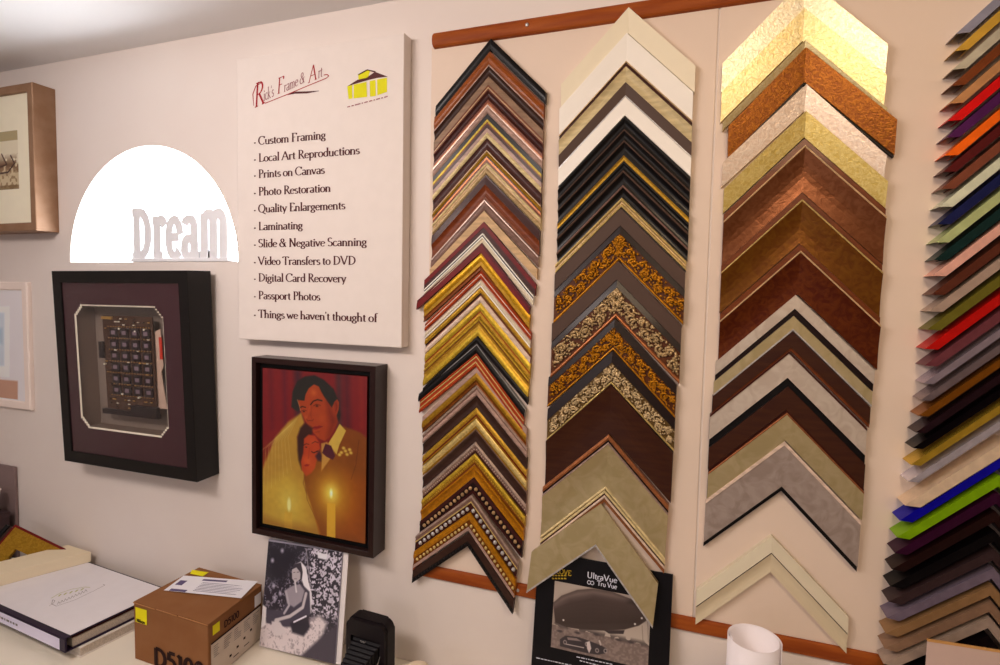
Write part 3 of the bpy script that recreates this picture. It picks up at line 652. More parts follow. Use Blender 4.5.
for q in (((672, 290), (735, 250), (790, 238), (845, 200), (925, 230), (860, 238), (800, 252)), ((738, 216), (796, 184), (850, 196), (845, 204), (798, 192), (742, 222))): polyf(bm, [lg(*p) for p in q])
obj('house_logo_roof', bm, inkm, sign)
bm = bmesh.new()
x = 672
for k, l in enumerate((18, 14, 34, 8, 22, 20, 8, 24, 10, 22)):
    y = 420-(x-672)*.265; stroke(bm, [lg(x, y), lg(x+l, y-l*.265)], .0028); x += l+8
obj('logo_caption', bm, pink, sign)

# shadow box with circuit board
px = [(51.5, 270.7), (188.2, 269.5), (197, 483), (66, 461)]
cen, fwid, fh, ang = fit(px, .090)
sb = hang('shadow_box', cen, ang, 'deep black shadow box frame holding a green-black circuit board behind a plum mat', 'shadow box'); sb.location.y = -.0105; sb.rotation_euler.x = math.radians(1.9)
blackm = M('black_frame_paint', (34, 32, 30), .45, coat=.1)
hw, hh_ = fwid/2, fh/2
obj('frame', ring(-hw, hw, -hh_, hh_, .037, 0, -.082), blackm, sb)
obj('backing', B(-hw+.03, hw-.03, -.012, -.002, -hh_+.03, hh_-.03), flat('shadowbox_backing', (136, 116, 104), .8), sb)
fn = loc_fn(cen, ang, .076)
def e_(x, y): return fn(75+x/4.157, 290+y/4.157)
mo = [(-hw+.034, -hh_+.034), (hw-.034, -hh_+.034), (hw-.034, hh_-.034), (-hw+.034, hh_-.034)]
tl, tr, br_, bl_ = e_(10, 57), e_(374, 62), e_(408, 612), e_(42, 570)
mx0, mx1, mz0, mz1 = (tl[0]+bl_[0])/2, (tr[0]+br_[0])/2, (bl_[1]+br_[1])/2, (tl[1]+tr[1])/2
def notch(x0, x1, z0, z1, c=.030, n=4):
    P = []
    for cx, cz, sx_, sz_, rev in ((x0, z0, 1, 1, 0), (x1, z0, -1, 1, 1), (x1, z1, -1, -1, 0), (x0, z1, 1, -1, 1)):
        q = []
        for k in range(n):
            q += [(cx+sx_*c*k/n, cz+sz_*c*(n-k)/n), (cx+sx_*c*(k+1)/n, cz+sz_*c*(n-k)/n)]
        q.append((cx+sx_*c, cz)); q = [q[0]]+q[1:]
        P += q[::-1] if rev else q
    return P
hole = notch(mx0, mx1, mz0, mz1)
def plate_hole(outer, hole, y, thick, bm=None):
    bm = bmesh.new(); o = [bm.verts.new((x, y, z)) for x, z in outer]; i = [bm.verts.new((x, y, z)) for x, z in hole]
    es = [bm.edges.new((v[k], v[(k+1) % len(v)])) for v in (o, i) for k in range(len(v))]
    bmesh.ops.triangle_fill(bm, edges=es, use_beauty=True)
    return bm
matm = flat('plum_mat', (62, 33, 42), .7)
mat_ = obj('mat', plate_hole(mo, hole, -.076, 0), matm, sb)
bm = bmesh.new(); n = len(hole); cx, cz = (mx0+mx1)/2, (mz0+mz1)/2
fr = [bm.verts.new((x, -.0762, z)) for x, z in hole]; bk = [bm.verts.new((cx+(x-cx)*.975, -.0735, cz+(z-cz)*.975)) for x, z in hole]
for k in range(n): bm.faces.new((fr[k], fr[(k+1) % n], bk[(k+1) % n], bk[k]))
obj('mat_bevel', bm, flat('cream_bevel', (236, 214, 190), .6), mat_)
bm = ring(mx0-.004, mx1+.004, mz0-.004, mz1+.004, .003, -.012, -.074, bev=.0003); obj('inner_liner', bm, flat('liner_card', (120, 98, 86), .8), sb)
# circuit board (a part fixed in the box)
fn2 = loc_fn(cen, ang, .045)
def g_(x, y): return fn2(75+x/4.157, 290+y/4.157)
p1, p2, p3, p4 = g_(140, 100), g_(338, 112), g_(345, 520), g_(150, 505)
bx0, bx1, bz0, bz1 = (p1[0]+p4[0])/2-.008, (p2[0]+p3[0])/2+.002, (p3[1]+p4[1])/2, (p1[1]+p2[1])/2
pcb = obj('circuit_board', B(bx0, bx1, -.044, -.040, bz0, bz1, 0, .0008), flat('board_lacquer', (72, 50, 42), .45), sb)
bw, bh = bx1-bx0, bz1-bz0
chipm = flat('chip_black', (38, 30, 36), .35); chip2 = flat('chip_top', (126, 104, 112), .25); brass = M('solder_brass', (200, 150, 80), .35, .6); whm = flat('component_white', (230, 214, 190), .5)
for r in range(6):
    for c in range(4):
        x = bx0+bw*(.13+.215*c+.11); z = bz1-bh*(.17+.118*r); s_ = bw*.078
        bm = B(x-s_, x+s_, -.049, -.044, z-s_*.8, z+s_*.8, 0, .0008); box(bm, x-s_*.5, x+s_*.5, -.0496, -.0489, z-s_*.36, z+s_*.36, 1)
        obj('chip', bm, [chipm, chip2], pcb)
bm = bmesh.new(); rg = random.Random(3)
for r in range(7):
    z = bz1-bh*(.11+.118*r)
    for k in range(16):
        x = bx0+bw*(.12+.82*k/15); box(bm, x-.0012, x+.0012, -.0465, -.044, z-.0012, z+.0012, 0)
obj('solder_joints', bm, brass, pcb)
for x, z in ((.36, .13), (.68, .15), (.86, .13), (.35, .80), (.68, .82), (.02, .50)):
    bm = B(bx0+bw*x-.003, bx0+bw*x+.003, -.0505, -.044, bz1-bh*z-.0025, bz1-bh*z+.0025, 0, .0006); obj('component', bm, whm, pcb)
for k in range(54):
    x = bx0+bw*rg.uniform(.04, .95); z = bz1-bh*rg.choice([.03, .06, .09, .13, .23, .35, .47, .58, .7, .86, .9, .94]); bm = bmesh.new()
    tube(bm, [(x-.004, -.047, z), (x+.004, -.047, z)], .0018, 6); obj('component', bm, [chipm, brass, whm][k % 3], pcb)
bm = B(bx0-.014, bx0+.004, -.052, -.040, bz1-bh*.44, bz1-bh*.27, 0, .001); obj('connector', bm, chipm, pcb)
bm = B(bx0-.014, bx1+.012, -.052, -.040, bz0-.006, bz0+.010, 0, .001); box(bm, bx0+bw*.55, bx1+.012, -.056, -.044, bz0, bz0+.03); obj('edge_connector', bm, chipm, pcb)
bm = B(bx0+.002, bx0+bw*.22, -.050, -.044, bz1-.012, bz1-.003, 0, .0006); obj('connector', bm, brass, pcb)
# curled paper behind the board
bm = bmesh.new(); q = [(bx1-.004, bz1-bh*.15), (bx1+.022, bz1-bh*.12), (bx1+.026, bz1-bh*.5), (bx1+.016, bz1-bh*.55), (bx1+.034, bz1-bh*.92), (bx1-.004, bz1-bh*.92)]
prism(q, -.036, -.034, bm); pp = obj('paper_tag', bm, flat('tag_paper', (196, 160, 140), .7), sb)
bm = B(bx1+.016, bx1+.028, -.038, -.0365, bz1-bh*.42, bz1-bh*.2); obj('red_mark', bm, flat('tag_red', (190, 50, 36), .6), pp)
obj('glass', B(-hw+.035, hw-.035, -.0785, -.0772, -hh_+.035, hh_-.035), glass_mat(), sb)

# wedding portrait in a floater frame
px = [(251, 357), (375.5, 366), (373, 559), (252.2, 533)]
cen, fwid, fh, ang = fit(px, .06)
wf = hang('framed_wedding_portrait', cen, ang, 'candlelit colour wedding portrait in a deep dark-brown floater frame', 'framed picture')
hw, hh_ = fwid/2, fh/2; dkf = M('dark_walnut_frame', (44, 30, 26), .4, coat=.3)
obj('frame', ring(-hw, hw, -hh_, hh_, .016, 0, -.06), dkf, wf)
obj('inner_step', ring(-hw+.0155, hw-.0155, -hh_+.0155, hh_-.0155, .014, -.002, -.044), flat('frame_black_step', (16, 12, 12), .5), wf)
fn = loc_fn(cen, ang, .05)
def A1(x, y): return (250+x/6.336, 355+y/6.336)
def A2(x, y): return (250+x/6.043, 450+y/6.043)
iw, ih = hw-.031, hh_-.031
P = Pic(fn, -iw, iw, -ih, ih, 210, 300, (128, 26, 28))
tt = (P.Y+ih)/(2*ih); uu = (P.X+iw)/(2*iw); nz = P.noise(.012, 2)
P.mix((.55-tt)*2.2, (176, 92, 22)); P.mix(np.clip(.5-tt, 0, 1)*1.2*(uu > .5)*uu, (140, 50, 14))
for x, wv, cc in ((130, .016, (96, 22, 34)), (215, .018, (92, 24, 40)), (300, .03, (66, 30, 40)), (560, .022, (60, 40, 44)), (610, .026, (84, 26, 34)), (700, .012, (150, 36, 26))):
    P.line([A1(x, 60), A1(x+10, 460)], wv, cc, .55, .012)
# bride's veil and dress
P.poly([A1(325, 365), A1(240, 425), A1(160, 520), A1(95, 680), A2(60, 150), A2(62, 460), A2(420, 520), A2(350, 230), A2(310, 60), A1(300, 520), A1(345, 430)], (188, 128, 48), .008, .95)
P.poly([A2(62, 200), A2(230, 120), A2(330, 220), A2(370, 470), A2(62, 458)], (206, 150, 54), .03, .8)
for k in range(9):
    P.line([A1(300-k*8, 395+k*8), A1(240-k*20, 520+k*10), A2(250-k*24, 120+k*22)], .0016, (222, 178, 96), .5)
# suit
P.poly([A1(590, 450), A1(700, 490), A1(757, 540), A2(720, 250), A2(722, 592), A2(430, 512), A2(340, 250), A2(325, 150), A1(450, 590), A1(500, 600)], (134, 62, 20), .006, .9)
P.poly([A2(560, 120), A2(720, 180), A2(720, 590), A2(500, 530)], (156, 66, 16), .03, .5)
P.line([A1(690, 540), A2(640, 90), A2(610, 180)], .0016, (84, 30, 18), .8); P.line([A2(330, 160), A2(345, 300), A2(400, 420)], .002, (110, 50, 20), .7)
# groom: hair, face
hair = (40, 34, 30)
P.poly([A1(262, 330), A1(268, 235), A1(300, 165), A1(350, 135), A1(410, 128), A1(470, 158), A1(530, 215), A1(562, 290), A1(574, 380), A1(566, 425), A1(540, 400), A1(500, 330), A1(440, 240), A1(330, 330), A1(300, 360)], hair, .005)
P.poly([A1(304, 285), A1(345, 290), A1(352, 250), A1(372, 212), A1(405, 186), A1(436, 200), A1(452, 235), A1(482, 285), A1(518, 335), A1(536, 296), A1(552, 280), A1(564, 300), A1(562, 345), A1(548, 385), A1(556, 420), A1(530, 480), A1(500, 525), A1(474, 545), A1(438, 530), A1(400, 490), A1(362, 435), A1(335, 385), A1(318, 345)], (172, 58, 26), .003)
P.poly([A1(484, 290), A1(518, 340), A1(548, 395), A1(556, 425), A1(524, 490), A1(490, 530), A1(500, 440), A1(490, 360)], (128, 36, 22), .018, .85)
P.poly([A1(532, 300), A1(550, 288), A1(560, 320), A1(552, 358), A1(538, 372)], (150, 44, 24), .003, .9); P.line([A1(545, 305), A1(550, 330), A1(544, 352)], .0016, (96, 26, 20), .7)
P.ell(*A1(402, 238), .013, .012, (208, 92, 42), 1, .75); P.ell(*A1(455, 400), .014, .018, (200, 76, 34), 1, .55); P.ell(*A1(352, 395), .006, .009, (206, 84, 40), 1, .7)
P.line([A1(312, 338), A1(330, 326), A1(352, 332)], .0030, (44, 22, 20), .9, .002); P.line([A1(384, 314), A1(402, 292), A1(428, 283), A1(456, 290)], .0036, (40, 20, 18), .95, .002)
P.ell(*A1(340, 358), .0062, .0036, (84, 28, 24), .8, .8); P.ell(*A1(342, 357), .0028, .0026, (24, 12, 14), .5, .95); P.line([A1(326, 354), A1(342, 347), A1(358, 354)], .0013, (36, 16, 16), .9)
P.ell(*A1(424, 324), .0078, .0040, (84, 28, 24), .8, .8); P.ell(*A1(424, 322), .0032, .0030, (22, 12, 14), .5, .95); P.line([A1(402, 322), A1(422, 311), A1(448, 320)], .0014, (36, 16, 16), .9)
P.line([A1(378, 325), A1(368, 370), A1(358, 402)], .0022, (206, 86, 44), .55, .003); P.line([A1(392, 330), A1(384, 375), A1(392, 408)], .0026, (128, 36, 24), .5, .004)
P.line([A1(358, 405), A1(366, 418), A1(382, 414), A1(396, 418), A1(402, 406)], .0018, (96, 26, 20), .75, .002)
P.poly([A1(396, 460), A1(412, 448), A1(424, 452), A1(436, 445), A1(462, 452), A1(440, 466), A1(416, 474), A1(402, 470)], (150, 26, 28), .0018, .9); P.line([A1(398, 461), A1(425, 459), A1(460, 453)], .0012, (84, 14, 20), .9)
P.line([A1(412, 490), A1(440, 484)], .0022, (124, 34, 24), .55, .003); P.ell(*A1(430, 508), .006, .006, (196, 72, 34), 1, .5)
P.line([A1(300, 284), A1(312, 318), A1(320, 352)], .0022, (222, 142, 92), .7, .002)
# bride: hair, face
P.poly([A1(350, 432), A1(318, 462), A1(300, 520), A1(300, 600), A2(292, 60), A2(312, 120), A1(345, 575), A1(392, 505), A1(398, 462)], (62, 28, 24), .008, .95)
P.poly([A1(342, 530), A1(372, 504), A1(412, 512), A1(438, 552), A1(446, 620), A1(444, 664), A2(402, 66), A2(392, 110), A2(368, 142), A2(340, 158), A2(314, 122), A2(308, 70), A2(322, 20)], (188, 58, 28), .005, .95)
P.ell(*A2(350, 66), .018, .016, (216, 82, 38), 1, .8); P.ell(*A1(392, 545), .014, .012, (206, 76, 36), 1, .6)
P.line([A1(340, 572), A1(356, 562), A1(374, 566)], .0022, (56, 24, 24), .85, .002); P.line([A1(392, 560), A1(412, 548), A1(432, 556)], .0022, (56, 24, 24), .8, .002)
P.ell(*A1(356, 584), .0055, .0028, (50, 18, 22), .7, .85); P.line([A1(390, 612), A1(404, 620), A1(430, 608)], .0030, (44, 16, 20), .9, .002); P.line([A1(376, 590), A1(372, 640), A2(352, 52)], .0022, (140, 36, 24), .6, .003)
P.poly([A2(326, 92), A2(342, 84), A2(362, 88), A2(352, 98), A2(336, 100)], (150, 18, 26), .002, .9)
P.poly([A1(412, 640), A1(440, 600), A1(456, 640), A2(432, 70), A2(408, 66)], (52, 24, 40), .006, .8)
P.line([A2(330, 160), A2(322, 200), A2(340, 260)], .0026, (120, 56, 30), .7, .004)
# shirt, tie, flower
P.poly([A1(568, 436), A1(608, 480), A1(566, 570), A1(548, 630), A1(496, 560), A1(540, 490)], (214, 160, 66), .002)
P.poly([A1(450, 560), A1(488, 550), A1(530, 600), A2(510, 20), A2(430, 130), A1(455, 640)], (196, 128, 60), .003, .8)
P.poly([A1(478, 562), A1(515, 575), A1(540, 640), A2(500, 60), A2(460, 40), A1(456, 620)], (78, 24, 40), .002)
for dx, dy in ((0, 0), (-26, 10), (26, -8), (10, 22), (-12, -18), (34, 12), (-38, 24)): P.ell(*A1(605+dx, 608+dy), .0078, .0060, (222, 172, 72), .7, .95)
# candles printed in the picture
P.ell(*A2(490, 275), .075, .085, (238, 160, 44), 1, .8); P.ell(*A2(490, 262), .028, .032, (255, 216, 90), 1, .9); P.ell(*A2(235, 310), .04, .05, (240, 196, 84), 1, .6)
P.poly([A2(466, 320), A2(516, 325), A2(516, 546), A2(464, 535)], (232, 160, 46), .002); P.poly([A2(208, 370), A2(256, 375), A2(256, 486), A2(206, 475)], (222, 160, 56), .003, .8)
P.ell(*A2(490, 262), .0075, .017, (255, 236, 150), .5); P.ell(*A2(491, 262), .004, .009, (255, 250, 220), .6); P.ell(*A2(236, 330), .0085, .026, (255, 226, 140), .5)
P.poly([A2(64, 380), A2(200, 440), A2(400, 470), A2(430, 512), A2(66, 460)], (150, 84, 30), .02, .45)
P.c *= (.88+.05*nz)[..., None]; P.c[..., 0] *= .93
P.build('canvas_print', lambda x, y: (x, -.0495, y), wf, .35)
obj('canvas_edge', B(-iw, iw, -.0485, -.003, -ih, ih), flat('canvas_side', (60, 30, 20), .7), wf)

# gilt framed print, top left
cx0 = W(33.7, 81.5, .07); cx1 = W(34.7, 230.3, .07); ztop = cx0.z; zbot = cx1.z; xr = (cx0.x+cx1.x)/2
cen = Vector((xr-.27, 0, (ztop+zbot)/2))
gf = hang('framed_art_print', cen, 0, 'brown wooden deep frame with a wide cream mat and small landscape print', 'framed picture')
hw, hh_ = .27, (ztop-zbot)/2
brz = M('brown_gilt_frame', (146, 110, 86), .45, .1, c2=(136, 100, 76), scale=18)
obj('frame', ring(-hw, hw, -hh_, hh_, .027, 0, -.07, bev=.002), brz, gf)
obj('mat', B(-hw+.025, hw-.025, -.060, -.004, -hh_+.025, hh_-.025), flat('cream_mat', (230, 212, 184), .8), gf)
fn = loc_fn(cen, 0, .062)
def T(x, y): return (x/3.914, 75+y/3.912)
q0 = fn(*T(66, 215)); q1 = fn(*T(66, 445))
P = Pic(fn, -.14, q0[0], q1[1], q0[1], 150, 120, (216, 196, 166)); nz = P.noise(.01, 5)
tt = (P.Y-q1[1])/(q0[1]-q1[1])
P.mix((tt > .84)*.8, (156, 134, 92)); P.mix((tt < .45)*.5, (176, 146, 104)); P.mix(np.clip(1-abs(tt-.42)*5, 0, 1)*(nz > .35)*.9, (96, 62, 40)); P.mix((nz > .62)*(tt < .35)*.6, (120, 84, 52)); P.mix((tt < .07)*.7, (120, 90, 56))
P.line([T(40, 315), T(55, 345), T(30, 380), T(0, 385)], .006, (60, 34, 26), .9); P.line([T(5, 310), T(25, 350), T(0, 360)], .006, (70, 40, 28), .9)
P.build('print', lambda x, y: (x, -.0604, y), gf, .5)

# small pink-white frame, left edge
a = W(25, 282, .016); b = W(31.5, 411, .016); xr = (a.x+b.x)/2; cen = Vector((xr-.20, 0, (a.z+b.z)/2)); hh_ = (a.z-b.z)/2; hw = .20
sf = hang('small_framed_print', cen, 0, 'thin pale pinkish-white frame around a bluish print, at the left edge', 'framed picture')
pkf = M('pale_pink_frame', (232, 206, 192), .5)
obj('frame', ring(-hw, hw, -hh_, hh_, .030, 0, -.016, bev=.004), pkf, sf)
obj('mat', B(-hw+.026, hw-.026, -.0105, -.002, -hh_+.026, hh_-.026), flat('white_mat', (224, 212, 208), .8), sf)
fn = loc_fn(cen, 0, .012)
def T(x, y): return (x/4.43, 270+y/4.43)
P = Pic(fn, -hw+.03, hw-.034, -hh_+.034, hh_-.034, 80, 110, (222, 208, 206))
P.poly([T(-60, 480), T(78, 492), T(78, 590), T(-60, 580)], (190, 140, 116), .004); P.poly([T(-60, 160), T(42, 160), T(42, 475), T(-60, 470)], (232, 224, 226), .002)
P.poly([T(-60, 180), T(18, 190), T(18, 425), T(-60, 425)], (200, 202, 208), .008, .9); P.poly([T(-60, 250), T(12, 255), T(12, 330), T(-60, 330)], (170, 184, 196), .01, .7)
P.build('print', lambda x, y: (x, -.0110, y), sf, .5)

# ------------------------------------------------------------------ Dream letters on the window sill
yS = .018
pa = W(135, 260, -yS); pb_ = W(231, 261, -yS)
dm = empty('word_sculpture', ((pa.x+pb_.x)/2, yS, acz+.001)); tag(dm, 'silver standing letters spelling Dream on the arched window sill', 'letters')
silv = M('brushed_silver_letters', (226, 216, 214), .4, .1)
wdr = pb_.x-pa.x
zscale = (W(134, 211, -yS).z-pa.z)
GB = {'D': (.80, [Ls(.2, 1, .2, 0), Ls(.02, .94, .4, .94), Ar(.34, .5, .32, .44, -90, 90), Ls(.02, .06, .4, .06)]),
 'r': (.52, [Ls(.2, .78, .2, 0), Ls(.04, .05, .42, .05), Ls(.04, .74, .2, .74), Ar(.36, .56, .16, .18, 20, 150)]),
 'e': (.62, [Ar(.34, .38, .22, .34, 10, 320), Ls(.12, .40, .52, .40)]),
 'a': (.66, [Ar(.28, .62, .18, .16, 0, 160), Ls(.46, .64, .46, .02), Ar(.28, .22, .18, .18, 20, 340), Ls(.46, .06, .64, .06)]),
 'm': (1.02, [Ls(.16, .78, .16, 0), Ar(.33, .56, .17, .2, 0, 170), Ls(.5, .6, .5, 0), Ar(.68, .56, .18, .2, 0, 170), Ls(.86, .6, .86, 0), Ls(.02, .05, .3, .05), Ls(.4, .05, .6, .05), Ls(.76, .05, .98, .05)])}
save = dict(GL); GL.update(GB); pen = 0; tot = sum(GB[c][0] for c in 'Dream'); 
for ch in 'Dream':
    sz = zscale*{'D': 1.0, 'r': 1.04, 'e': 1.06, 'a': .98, 'm': 1.12}[ch]; bm = bmesh.new()
    adv = GB[ch][0]/tot*wdr; sxx = adv/(GB[ch][0]*sz)
    glyphs(bm, ch, sz, (-wdr/2+pen, -.009, .010), sx=sxx, thick=.28, thin=.16, serif=False, depth=.0, zstep=.0004)
    geo = bmesh.ops.extrude_face_region(bm, geom=list(bm.faces)); 
    for v in geo['geom']:
        if isinstance(v, bmesh.types.BMVert): v.co.y += .022
    bmesh.ops.remove_doubles(bm, verts=bm.verts, dist=.00005)
    obj('letter', bm, silv, dm); pen += adv
GL.clear(); GL.update(save)
obj('base', B(-wdr/2, wdr/2+.004, -.016, .020, 0, .011, 0, .002), silv, dm)
sill = obj('window_sill', B(acx-ar-.0, acx+ar, .0005, .0845, acz-.012, acz, 0, .002), wallm, win)

# ------------------------------------------------------------------ the table and what stands on it
tabm = M('table_top_cream', (226, 208, 188), .5, scale=6)
tb = empty('counter', (-.9, -.35, 0)); tag(tb, 'long cream counter along the foot of the wall, carrying boxes and binders', 'counter')
def rel(o, par): o.location = Vector(o.location)-par.location; return o
o = obj('worktop', B(XL+.02, .95, -.62, -.001, ZT-.035, ZT, 0, .004), tabm, tb); rel(o, tb)
for x0, x1 in ((XL+.06, -2.1), (-2.09, -.62), (-.61, .92)):
    o = obj('cabinet_door', B(x0, x1, -.575, -.552, .08, ZT-.045, 0, .003), flat('cabinet_white', (216, 200, 186), .5), tb); rel(o, tb)
    hm = bmesh.new(); tube(hm, [((x0+x1)/2-.06, -.595, ZT-.12), ((x0+x1)/2+.06, -.595, ZT-.12)], .005, 8)
    for q in (-.05, .05): tube(hm, [((x0+x1)/2+q, -.575, ZT-.12), ((x0+x1)/2+q, -.595, ZT-.12)], .004, 6)
    obj('handle', hm, screwm, o)
o = obj('carcass', B(XL+.04, .94, -.55, -.002, 0, ZT-.036), flat('cabinet_white', (216, 200, 186), .5), tb); rel(o, tb)

def quadmat(FL, FR, BR, BL):
    def f(u, v, z): return FL*(1-u)*(1-v)+FR*u*(1-v)+BR*u*v+BL*(1-u)*v+Vector((0, 0, z))
    return f
# camera carton
cr = M('carton_board', (136, 90, 60), .75, c2=(130, 84, 55), scale=12); cr2 = flat('carton_edge', (176, 122, 80), .8)
FL, FR, BR, BL = Vector((-1.402, -.262, ZT)), Vector((-1.133, -.268, ZT)), Vector((-1.152, -.062, ZT)), Vector((-1.402, -.052, ZT))
hb_ = .160; f = quadmat(FL, FR, BR, BL)
ctn = empty('camera_carton', FL); tag(ctn, 'brown cardboard camera carton with yellow squares and a paper label on its lid', 'box')
bm = bmesh.new(); vs = [[bm.verts.new(f(u, v, z)-FL) for u, v in ((0, 0), (1, 0), (1, 1), (0, 1))] for z in (0, hb_-.003)]
bm.faces.new(vs[0]); bm.faces.new(vs[1])
for k in range(4): bm.faces.new((vs[0][k], vs[0][(k+1) % 4], vs[1][(k+1) % 4], vs[1][k]))
bmesh.ops.bevel(bm, geom=list(bm.edges), offset=.0016, segments=2, affect='EDGES')
obj('carton_body', bm, cr, ctn)
# lid flap with a slightly lifted tuck edge
bm = bmesh.new(); top = []; n = 12
for j in range(n+1):
    for i in range(n+1):
        u, v = i/n, j/n; z = hb_+.0015*math.sin(u*9+1)*(1-v)-.001*v
        top.append(bm.verts.new(f(u, v*.995+.002, z)-FL))
for j in range(n):
    for i in range(n): bm.faces.new((top[j*(n+1)+i], top[j*(n+1)+i+1], top[(j+1)*(n+1)+i+1], top[(j+1)*(n+1)+i]))
r_ = bmesh.ops.extrude_face_region(bm, geom=list(bm.faces))
for v in r_['geom']:
    if isinstance(v, bmesh.types.BMVert): v.co.z -= .0026
lid = obj('lid', bm, cr, ctn)
bm = bmesh.new()
for u0, u1 in ((.0, .30), (.32, .60), (.62, 1)):
    a, b = f(u0, 0, hb_-.001)-FL, f(u1, 0, hb_-.002)-FL; tube(bm, [a+Vector((0, -.001, 0)), (a+b)/2+Vector((0, -.0018, .0008)), b+Vector((0, -.001, 0))], .0012, 5)
obj('torn_edge', bm, cr2, lid)
yl = flat('carton_yellow', (224, 204, 28), .6); blk = flat('carton_black', (46, 26, 20), .7); wl = flat('label_white', (226, 214, 214), .7); grl = flat('label_grey', (120, 110, 108), .7)
def facequad(bm, fn_, u0, u1, v0, v1, mi=0):
    q = bm.faces.new([bm.verts.new(fn_(u, v)) for u, v in ((u0, v0), (u1, v0), (u1, v1), (u0, v1))]); q.material_index = mi
def front(u, t, e=.0012): return (FL*(1-u)+FR*u)-FL+Vector((0, -e, hb_*(1-t)))
ux_f = (FR-FL).normalized()
bm = bmesh.new(); facequad(bm, lambda u, t: front(u, t), .03, .19, .33, .07); obj('yellow_square', bm, yl, ctn)
bm = bmesh.new(); glyphs(bm, 'Nikon', .0095, front(.045, .32, .0018), ux=ux_f, sx=1.35, thick=.2, serif=False, mono=True); obj('brand_lettering', bm, blk, ctn)
bm = bmesh.new(); glyphs(bm, 'D5100', .050, front(.27, .985, .0018), ux=ux_f, sx=1.35, thick=.2, serif=False, mono=True); obj('model_lettering', bm, blk, ctn)
ux_s = (BR-FR).normalized(); sl = (BR-FR).length
def side(u, t, e=.0012): return (FR*(1-u)+BR*u)-FL+Vector((e, 0, hb_*(1-t)))
bm = bmesh.new(); facequad(bm, side, .04, .96, .98, .36); obj('white_panel', bm, flat('panel_white', (200, 178, 162), .7), ctn)
bm = bmesh.new(); facequad(bm, lambda u, t: side(u, t, .0018), .04, .96, .375, .345); rg = random.Random(4)
for k in range(5):
    for q in range(6):
        u = .08+k*.18; facequad(bm, lambda u_, t_: side(u_, t_, .0018), u, u+rg.uniform(.06, .14), .44+q*.035, .43+q*.035, 1)
for k in range(4): facequad(bm, lambda u_, t_: side(u_, t_, .0018), .35+k*.13, .39+k*.13, .84-k*.05, .80-k*.05)
for k in range(2): facequad(bm, lambda u_, t_: side(u_, t_, .0018), .42+k*.2, .52+k*.2, .90-k*.03, .885-k*.03)
obj('panel_print', bm, [blk, grl], ctn)
bm = bmesh.new(); facequad(bm, side, .07, .19, .24, .08); obj('yellow_square', bm, yl, ctn)
bm = bmesh.new(); glyphs(bm, 'D5100', .018, side(.26, .26, .0014), ux=ux_s, sx=1.15, thick=.17, serif=False, mono=True); obj('model_lettering', bm, blk, ctn)
bm = bmesh.new(); facequad(bm, side, .84, .97, .33, .12); obj('barcode_label', bm, wl, ctn)
def lp(x, y, e=.0030): p = FP(125+x/6.333, 560+y/6.333, -1+hb_+e-.0); return p-FL
def quadon(pts, e, name, m, par, bm=None):
    bm = bm or bmesh.new(); polyf(bm, [lp(x, y, e) for x, y in pts])
    return obj(name, bm, m, par) if name else bm
quadon(((425, 62), (530, 78), (492, 104), (412, 86)), .0024, 'yellow_square', yl, lid)
lb = quadon(((372, 98), (842, 134), (735, 242), (245, 192)), .0030, 'paper_label', wl, lid)
bm = bmesh.new()
def lt(u, v): a, b, c, d = (Vector(p) for p in ((372, 98), (842, 134), (735, 242), (245, 192))); p = (a*(1-u)+b*u)*(1-v)+(d*(1-u)+c*u)*v; return (p.x, p.y)
for u0, u1, v0, v1 in ((.06, .27, .84, .98) , (.04, .13, .30, .60)): quadon([lt(u0, v0), lt(u1, v0), lt(u1, v1), lt(u0, v1)], .0034, None, None, None, bm)
for k in range(3): quadon([lt(.30, .12+k*.02), lt(.62, .10), lt(.62, .2), lt(.30, .22)], .0034, None, None, None, bm) if k == 0 else None
for q in range(7):
    v = .32+q*.085; quadon([lt(.34, v), lt(.34+rg.uniform(.3, .6), v), lt(.34+.55, v+.02), lt(.34, v+.025)], .0034, None, None, None, bm)
obj('label_print', bm, flat('label_violet', (96, 82, 112), .7), lb)

# sample catalogue and white-covered binder on it
def slab_q(pts, z0, z1, m, name, par, base, bev=.0012):
    bm = bmesh.new(); V = [[bm.verts.new(Vector((x, y, z))-base) for x, y in pts] for z in (z0, z1)]
    bm.faces.new(V[0]); bm.faces.new(V[1]); n = len(pts)
    for k in range(n): bm.faces.new((V[0][k], V[0][(k+1) % n], V[1][(k+1) % n], V[1][k]))
    if bev: bmesh.ops.bevel(bm, geom=list(bm.edges), offset=bev, segments=1, affect='EDGES')
    return obj(name, bm, m, par)
bFR, bBR = Vector((-1.552, -.343)), Vector((-1.517, -.060)); dl = Vector((-.9969, .0789)); bwd = .47
bFL, bBL = bFR+dl*bwd, bBR+dl*bwd
def ins(P, d): c = sum(P, Vector((0, 0)))/4; return [p+(c-p).normalized()*d for p in P]
base = Vector((bFR.x, bFR.y, ZT)); cat_ = empty('sample_catalogue', base); tag(cat_, 'thick pale catalogue lying beneath the white binder on the counter', 'book')
q = [bFL, bFR, bBR, bBL]; sh_ = Vector((.012, .03))
cq = [p+sh_ for p in q]; cq = [p if i != 1 else p for i, p in enumerate(cq)]
coverm = flat('catalogue_cover', (214, 196, 182), .55); pagem = M('page_block', (206, 186, 170), .8, kind='wood', scale=300)
slab_q(cq, ZT, ZT+.003, coverm, 'cover', cat_, base); slab_q(ins(cq, .005), ZT+.003, ZT+.026, pagem, 'pages', cat_, base, 0); slab_q(cq, ZT+.026, ZT+.029, coverm, 'cover', cat_, base)
z0 = ZT+.0292; base = Vector((bFR.x, bFR.y, z0)); bd = empty('ring_binder', base); tag(bd, 'white ring binder with black edges and faint printed logo, beside the camera carton', 'binder')
vb = flat('binder_black', (44, 36, 52), .35); vw = flat('binder_insert', (220, 206, 204), .3)
zt_ = ZT+.070
